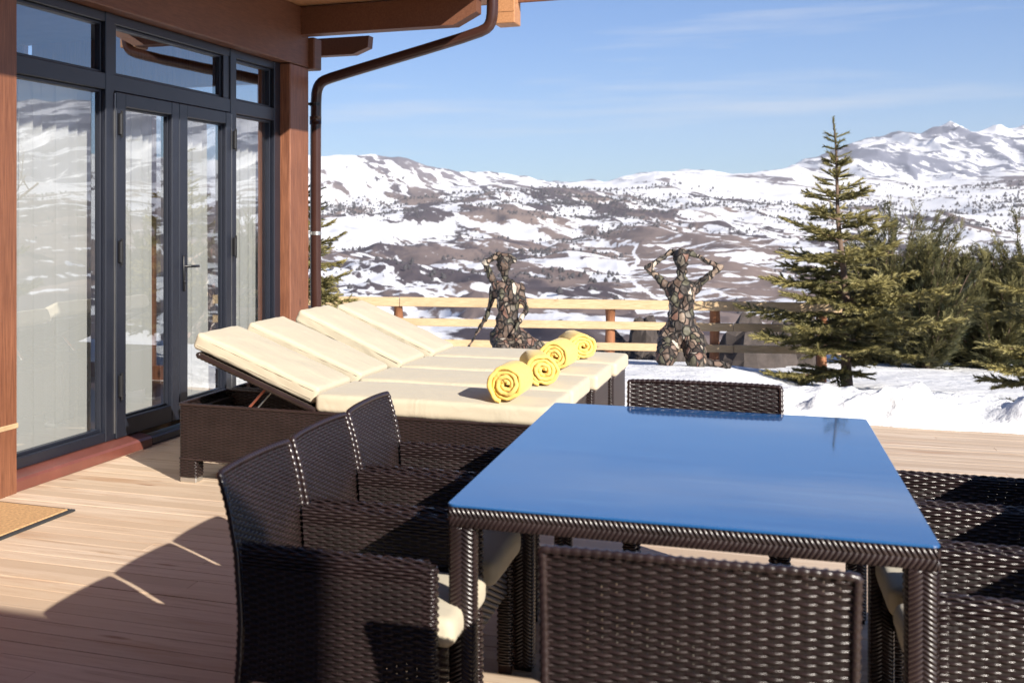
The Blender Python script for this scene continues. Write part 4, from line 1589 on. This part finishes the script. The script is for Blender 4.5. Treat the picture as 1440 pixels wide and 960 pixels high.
def spruce(label, base, height, radf, seed, lean=(0, 0), nwh=15, group=None, first=.12, shape=None, tl=1.0):
    rg = np.random.default_rng(seed)
    root = empty('spruce_tree', Vector(base))
    tag(root, label, 'tree', group)
    zz = np.linspace(-.15, height, 24)
    tt_ = np.clip(zz / height, 0, 1)
    tr_ = np.stack([lean[0] * tt_ ** 1.3 + .012 * np.sin(zz * 5 + seed), lean[1] * tt_ + 0 * zz, zz], -1)
    a = MB()
    a.tube(tr_, np.interp(tt_, [0, .08, .5, 1], [.050, .040, .022, .004]) * (height / 2.3) ** .6, 10)
    a.build('trunk', M['bark'], root, smooth=True)
    wood = MB()
    tw_o, tw_d, tw_l, tw_t = [], [], [], []

    def addtwig(p, d, L, tint):
        tw_o.append(p)
        tw_d.append(d)
        tw_l.append(L)
        tw_t.append(tint)

    hs = first * height + (height * .965 - first * height) * np.linspace(0, 1, nwh) ** .92
    for wi, h0 in enumerate(hs):
        f_ = h0 / height
        nbr = int(np.interp(f_, [0, .25, .7, 1], [7, 8, 5, 3]))
        ph0 = rg.uniform(0, 6.28)
        for b_ in range(nbr):
            az = ph0 + b_ / nbr * 2 * math.pi + rg.normal(0, .2)
            h = h0 + rg.normal(0, .035)
            Rb = radf(f_, az) * rg.uniform(.72, 1.1)
            if Rb < .03:
                continue
            n = max(4, int(Rb / .05))
            t_ = np.linspace(0, 1, n)
            elev = np.interp(f_, [0, .3, .75, 1], [-.10, .12, .45, .9]) + rg.normal(0, .07)
            px_ = Rb * t_
            pz = Rb * (math.tan(elev) * t_ - .30 * t_ ** 2 + .20 * t_ ** 3 * 1.3)
            bend = rg.normal(0, .10) * t_ ** 2 * Rb
            ca, sa_ = math.cos(az), math.sin(az)
            org = np.array([np.interp(h, zz, tr_[:, k]) for k in range(3)])
            org[2] = h
            pts = org + np.stack([px_ * ca - bend * sa_, px_ * sa_ + bend * ca, pz], -1)
            wood.tube(pts, np.linspace(.0085, .0025, n) * (.6 + Rb), 5, cap=False)
            bough_tint = rg.uniform(.0, 1.0)  # random tint offset shared by one branch
            dirs = unit(np.gradient(pts, axis=0))
            s_ = .07 if Rb > .2 else .02
            step = .062 * tl
            dist = s_
            side = 1
            Ltot = Rb * 1.03
            while dist < Ltot:
                q = dist / Ltot
                p = np.array([np.interp(q, t_, pts[:, k]) for k in range(3)])
                d = unit(np.array([np.interp(q, t_, dirs[:, k]) for k in range(3)]))
                sd = unit(np.cross(d, [0, 0, 1]))
                up = np.cross(sd, d)
                for sg in (-1, 1):
                    L = min((.10 + .30 * (1 - q) * Rb), .30) * rg.uniform(.7, 1.15) * tl
                    dd = unit(d * rg.uniform(.55, .9) + sd * sg * rg.uniform(.6, .95) + up * rg.uniform(-.25, .22))
                    ti = np.clip(.35 + .45 * q + rg.normal(0, .16) + .15 * (bough_tint - .5), 0, 1)
                    m_ = max(1, int(L / .085))
                    for k in range(m_):
                        addtwig(p + dd * (L * k / m_) - [0, 0, .03 * (k / m_) ** 2], dd, L / m_ * 1.25, ti)
                    if L > .13:
                        for k in range(int(L / .055)):
                            pk = p + dd * (.04 + k * .055)
                            s2_ = 1 if k % 2 else -1
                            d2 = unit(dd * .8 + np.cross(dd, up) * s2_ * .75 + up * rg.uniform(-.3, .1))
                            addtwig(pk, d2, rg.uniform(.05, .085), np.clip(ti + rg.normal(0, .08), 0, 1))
                if rg.random() < .35:
                    addtwig(p, unit(d * .7 + up * rg.uniform(.3, .7) + sd * rg.normal(0, .3)), rg.uniform(.05, .09), .6)
                addtwig(p, d, step * 1.5, .4 + .5 * q)
                dist += step * rg.uniform(.85, 1.2)
            addtwig(pts[-1], dirs[-1], .09, .9)
    # leader
    for k in range(10):
        z = height * (1 - .025 * k)
        addtwig(np.array([np.interp(z, zz, tr_[:, j]) for j in range(3)]) - [0, 0, .03], np.array([0, 0, 1.0]), .07, .25)
    for z in height * np.array([.94, .92, .895, .865, .84]):
        for k in range(3):
            a_ = rg.uniform(0, 6.28)
            o_ = np.array([np.interp(z, zz, tr_[:, j]) for j in range(3)])
            addtwig(o_, unit(np.array([math.cos(a_), math.sin(a_), .35])), rg.uniform(.08, .15), .2)
    wood.build('branches', M['bark'], root, smooth=True)
    O_, D_, L_, Tn = np.array(tw_o), unit(np.array(tw_d)), np.array(tw_l), np.array(tw_t)
    ref = unit(RNG.normal(0, 1, D_.shape))
    Yv = unit(np.cross(D_, ref))
    Zv = np.cross(D_, Yv)
    th_ = .0150 * RNG.uniform(.8, 1.25, len(O_))
    fol = MB()
    for k in range(4):
        i = np.arange(len(O_)) % 4 == k
        tvv, tqq, ttt = TWIGS[k]
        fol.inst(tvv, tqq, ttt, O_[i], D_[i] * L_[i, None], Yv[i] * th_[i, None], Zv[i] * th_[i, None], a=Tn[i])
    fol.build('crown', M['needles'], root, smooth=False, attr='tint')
    return root


def rad_main(f_, az):
    r_ = np.interp(f_, [0, .08, .14, .22, .31, .41, .54, .65, .75, .81, .88, 1], [.05, .82, .80, .78, .68, .54, .39, .27, .15, .05, .02, .02])
    if f_ < .15 and math.cos(az) > -.55:
        r_ *= .22
    if .2 < f_ < .45 and math.cos(az) > .3:
        r_ *= 1.12
    return r_


p = at(1193, 549, -.49)
zb_ = float(snow_z(p[0], p[1]))
p = at(1193, 549, zb_)
K1 = p[1] / 11.1
sp_ = spruce('young spruce with a thin bare leader standing in the snow right of the kneeling statue', (p[0], p[1], zb_), 2.21, rad_main, 4, lean=(-.13, 0), nwh=13, first=.09)
sp_.scale = (K1,) * 3
p = np.array([9.2, 12.9])
zb_ = float(snow_z(p[0], p[1]))
sp_ = spruce('spruce at the right frame edge, only its branch tips showing', (p[0], p[1], zb_), 1.6,
             lambda f_, az: np.interp(f_, [0, .1, .3, .6, .85, 1], [.5, .86, .86, .66, .22, .03]), 9, nwh=9, first=.06)
sp_.scale = (1.35,) * 3
spruce('spruce half hidden behind the brown downpipe at the house corner', (1.70, 14.0, -.05), 1.95,
       lambda f_, az: np.interp(f_, [0, .1, .3, .6, .85, 1], [.4, .5, .47, .33, .14, .03]), 14, nwh=11, first=.06)


# ------------------------------------------------------------------ juniper bushes
def spray_template(seed):
    rg = np.random.default_rng(seed)
    V_, T_ = [], []
    for k in range(26):
        x = rg.uniform(0, .9)
        a = rg.uniform(0, 6.28)
        L = rg.uniform(.12, .30)
        w_ = rg.uniform(.016, .030)
        y, z = .10 * (1 - x) * math.cos(a), .10 * (1 - x) * math.sin(a)
        b0 = len(V_)
        V_ += [(x, y - w_, z), (x, y + w_, z), (x + L, y + .5 * L * math.cos(a), z + .5 * L * math.sin(a))]
        T_.append([b0, b0 + 1, b0 + 2])
    return np.array(V_), T_


SPR = [spray_template(50 + k) for k in range(3)]


def juniper(label, base, height, rad, seed, lean):
    rg = np.random.default_rng(seed)
    root = empty('juniper_bush', Vector(base))
    tag(root, label, 'bush', 'dark juniper bushes at the edge of the snow')
    stems = MB()
    O_, D_, L_, T_ = [], [], [], []
    nst = 58
    for s_ in range(nst):
        az = rg.uniform(0, 6.28)
        out = rad * math.sqrt(rg.uniform(.02, 1)) * .95
        hgt = height * rg.uniform(.55, 1.0) * (1 - .35 * (out / rad) ** 2)
        t_ = np.linspace(0, 1, 12)
        droop = rg.uniform(0, .25)
        pts = np.stack([(out * t_ ** .8) * math.cos(az) + lean * t_ ** 2 * hgt, (out * t_ ** .8) * math.sin(az), hgt * (t_ - droop * t_ ** 4 * .5)], -1)
        stems.tube(pts, np.linspace(.014, .003, 12), 5, cap=False)
        dirs = unit(np.gradient(pts, axis=0))
        tint = rg.uniform(.0, .75)
        for k in range(64):
            q = rg.uniform(.03, 1.0)
            p = np.array([np.interp(q, t_, pts[:, j]) for j in range(3)])
            d = unit(np.array([np.interp(q, t_, dirs[:, j]) for j in range(3)]))
            rnd = rg.normal(0, 1, 3)
            d = unit(d + .62 * rnd / 1.7 + np.array([math.cos(az) * .25, math.sin(az) * .25, .1]))
            O_.append(p)
            D_.append(d)
            L_.append(rg.uniform(.12, .26) * (1.1 - .3 * q))
            T_.append(np.clip(tint + .35 * q + rg.normal(0, .12) - .15, 0, 1))
    stems.build('stems', M['bark'], root, smooth=True)
    O_, D_, L_, T_ = np.array(O_), np.array(D_), np.array(L_), np.array(T_)
    Yv = unit(np.cross(D_, unit(rg.normal(0, 1, D_.shape))))
    Zv = np.cross(D_, Yv)
    fol = MB()
    for k in range(3):
        i = np.arange(len(O_)) % 3 == k
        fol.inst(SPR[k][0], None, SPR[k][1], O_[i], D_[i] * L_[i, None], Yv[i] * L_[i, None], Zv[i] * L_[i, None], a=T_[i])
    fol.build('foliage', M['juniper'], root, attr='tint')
    return root


jl = [(1258, 14.4, 1.72, .62, .06, 'tall dark juniper bush directly behind the young spruce'), (1300, 14.0, 1.25, .55, .05, 'juniper bush just right of the tallest juniper'),
      (1352, 14.5, 1.28, .55, -.18, 'juniper bush leaning left in the middle of the hedge'), (1395, 14.2, 1.12, .55, -.1, 'short juniper bush left of the frame edge juniper'),
      (1445, 14.3, 1.55, .68, .0, 'juniper bush cut by the right frame edge'), (1222, 14.9, .95, .5, .0, 'low juniper bush hidden behind the young spruce branches'),
      (1530, 14.2, 1.7, .8, .0, 'juniper bush beyond the right frame edge')]
for i, (px, D, h_, r_, ln, lab) in enumerate(jl):
    x = (px - CX) / F * D
    kj = 1.40
    jb = juniper(lab, (x * kj, D * kj, float(snow_z(x * kj, D * kj)) - .05), h_ * 1.14 + .06, r_ * 1.05, 200 + i, ln)
    jb.scale = (kj,) * 3


# bare tree out of frame to the right, mirrored in the big pane
def bare_tree(base, h, seed):
    rg = np.random.default_rng(seed)
    root = empty('bare_tree', Vector(base))
    tag(root, 'leafless tree beyond the right frame edge, mirrored in the big pane', 'tree')
    wood = MB()

    def grow(p, d, L, r_, dep):
        n = 6
        pts = [p]
        for k in range(n):
            d = unit(d + rg.normal(0, .10, 3) + np.array([0, 0, .04]))
            pts.append(pts[-1] + d * L / n)
        wood.tube(np.array(pts), np.linspace(r_, r_ * .55, n + 1), 6, cap=False)
        if dep < 4:
            for k in range(3 if dep else 4):
                i = rg.integers(2, n + 1)
                dd = unit(d + rg.normal(0, .55, 3) + np.array([0, 0, .15]))
                grow(pts[i], dd, L * rg.uniform(.55, .8), r_ * .5, dep + 1)
    grow(np.array([0, 0, -.1]), np.array([0, 0, 1.0]), h * .42, .07, 0)
    wood.build('branches', M['bark'], root, smooth=True)


bare_tree((14.6, 17.2, -.7), 5.6, 3)

# ------------------------------------------------------------------ air
zlo, zhi = float(Zw.min()) - 1, float(Zw.max()) + 3
mb = MB()
mb.box((5500, 5600, (zlo + zhi) / 2), (26000, 13800, zhi - zlo))
m = bpy.data.materials.new('thin_mountain_haze')
m.use_nodes = True
nt = m.node_tree
nt.nodes.clear()
out = nt.nodes.new('ShaderNodeOutputMaterial')
vol = nt.nodes.new('ShaderNodeVolumePrincipled')
vol.inputs['Color'].default_value = (.93, .95, 1, 1)
vol.inputs['Density'].default_value = 3.6e-5
vol.inputs['Anisotropy'].default_value = 0.0
nt.links.new(vol.outputs[0], out.inputs['Volume'])
hz = mb.build('haze', m)
tag(hz, None, kind='stuff')

# ------------------------------------------------------------------ light
SUN = np.array([.3545 * math.cos(R(26.6)), -.935 * math.cos(R(26.6)), math.sin(R(26.6))])
sun = bpy.data.lights.new('sun', 'SUN')
sun.energy = 5.0
sun.angle = R(.53)
sun.color = (1.0, .93, .83)
so = bpy.data.objects.new('sun', sun)
COL.objects.link(so)
so.rotation_euler = Vector(SUN).to_track_quat('Z', 'Y').to_euler()

w = bpy.data.worlds.new('World')
SC.world = w
w.use_nodes = True
nt = w.node_tree
nt.nodes.clear()
out = nt.nodes.new('ShaderNodeOutputWorld')
bg = nt.nodes.new('ShaderNodeBackground')
sky = nt.nodes.new('ShaderNodeTexSky')
sky.sky_type = 'NISHITA'
sky.sun_disc = False
sky.sun_elevation = R(26.6)
sky.sun_rotation = math.atan2(SUN[0], SUN[1])
sky.altitude = 1600
sky.air_density = 1.0
sky.dust_density = .3
sky.ozone_density = 2.0
# thin cirrus veils
tc = nt.nodes.new('ShaderNodeTexCoord')
mp = nt.nodes.new('ShaderNodeMapping')
mp.inputs['Scale'].default_value = (1.0, 1.0, 14)
mp.inputs['Rotation'].default_value = (.05, .10, 0)
nt.links.new(tc.outputs['Generated'], mp.inputs[0])
nz = nt.nodes.new('ShaderNodeTexNoise')
nz.inputs['Scale'].default_value = 2.6
nz.inputs['Detail'].default_value = 7
nz.inputs['Roughness'].default_value = .58
nt.links.new(mp.outputs[0], nz.inputs['Vector'])
cf = ramp(nt, nz.outputs['Fac'], [(.53, (0, 0, 0)), (.70, (.42, .42, .42))])
sk = mixc(nt, 1.0, sky.outputs[0], (.71, .92, 1.30), 'MULTIPLY')
cc = mixc(nt, cf, sk, (9.0, 9.3, 10.0))
nt.links.new(cc, bg.inputs[0])
bg.inputs[1].default_value = .052
nt.links.new(bg.outputs[0], out.inputs[0])

# ------------------------------------------------------------------ camera
cam = bpy.data.cameras.new('camera')
cam.sensor_fit = 'HORIZONTAL'
cam.sensor_width = 36
cam.lens = F / 1440 * 36
cam.shift_x = (720 - CX) / 1440
cam.shift_y = -(480 - CY) / 1440
cam.clip_start = .05
cam.clip_end = 40000
cam.dof.use_dof = True
cam.dof.focus_distance = 8.0
cam.dof.aperture_fstop = 5.6
co = bpy.data.objects.new('camera', cam)
COL.objects.link(co)
co.location = (0, 0, H)
co.rotation_euler = (math.pi / 2, 0, 0)
SC.camera = co

SC.view_settings.view_transform = 'Standard'
SC.view_settings.look = 'None'
SC.view_settings.exposure = .8
SC.view_settings.gamma = 1
SC.view_settings.use_curve_mapping = False
SC.render.engine = 'CYCLES'
SC.cycles.use_denoising = True
SC.cycles.max_bounces = 8
SC.cycles.transparent_max_bounces = 12
SC.cycles.use_adaptive_sampling = True
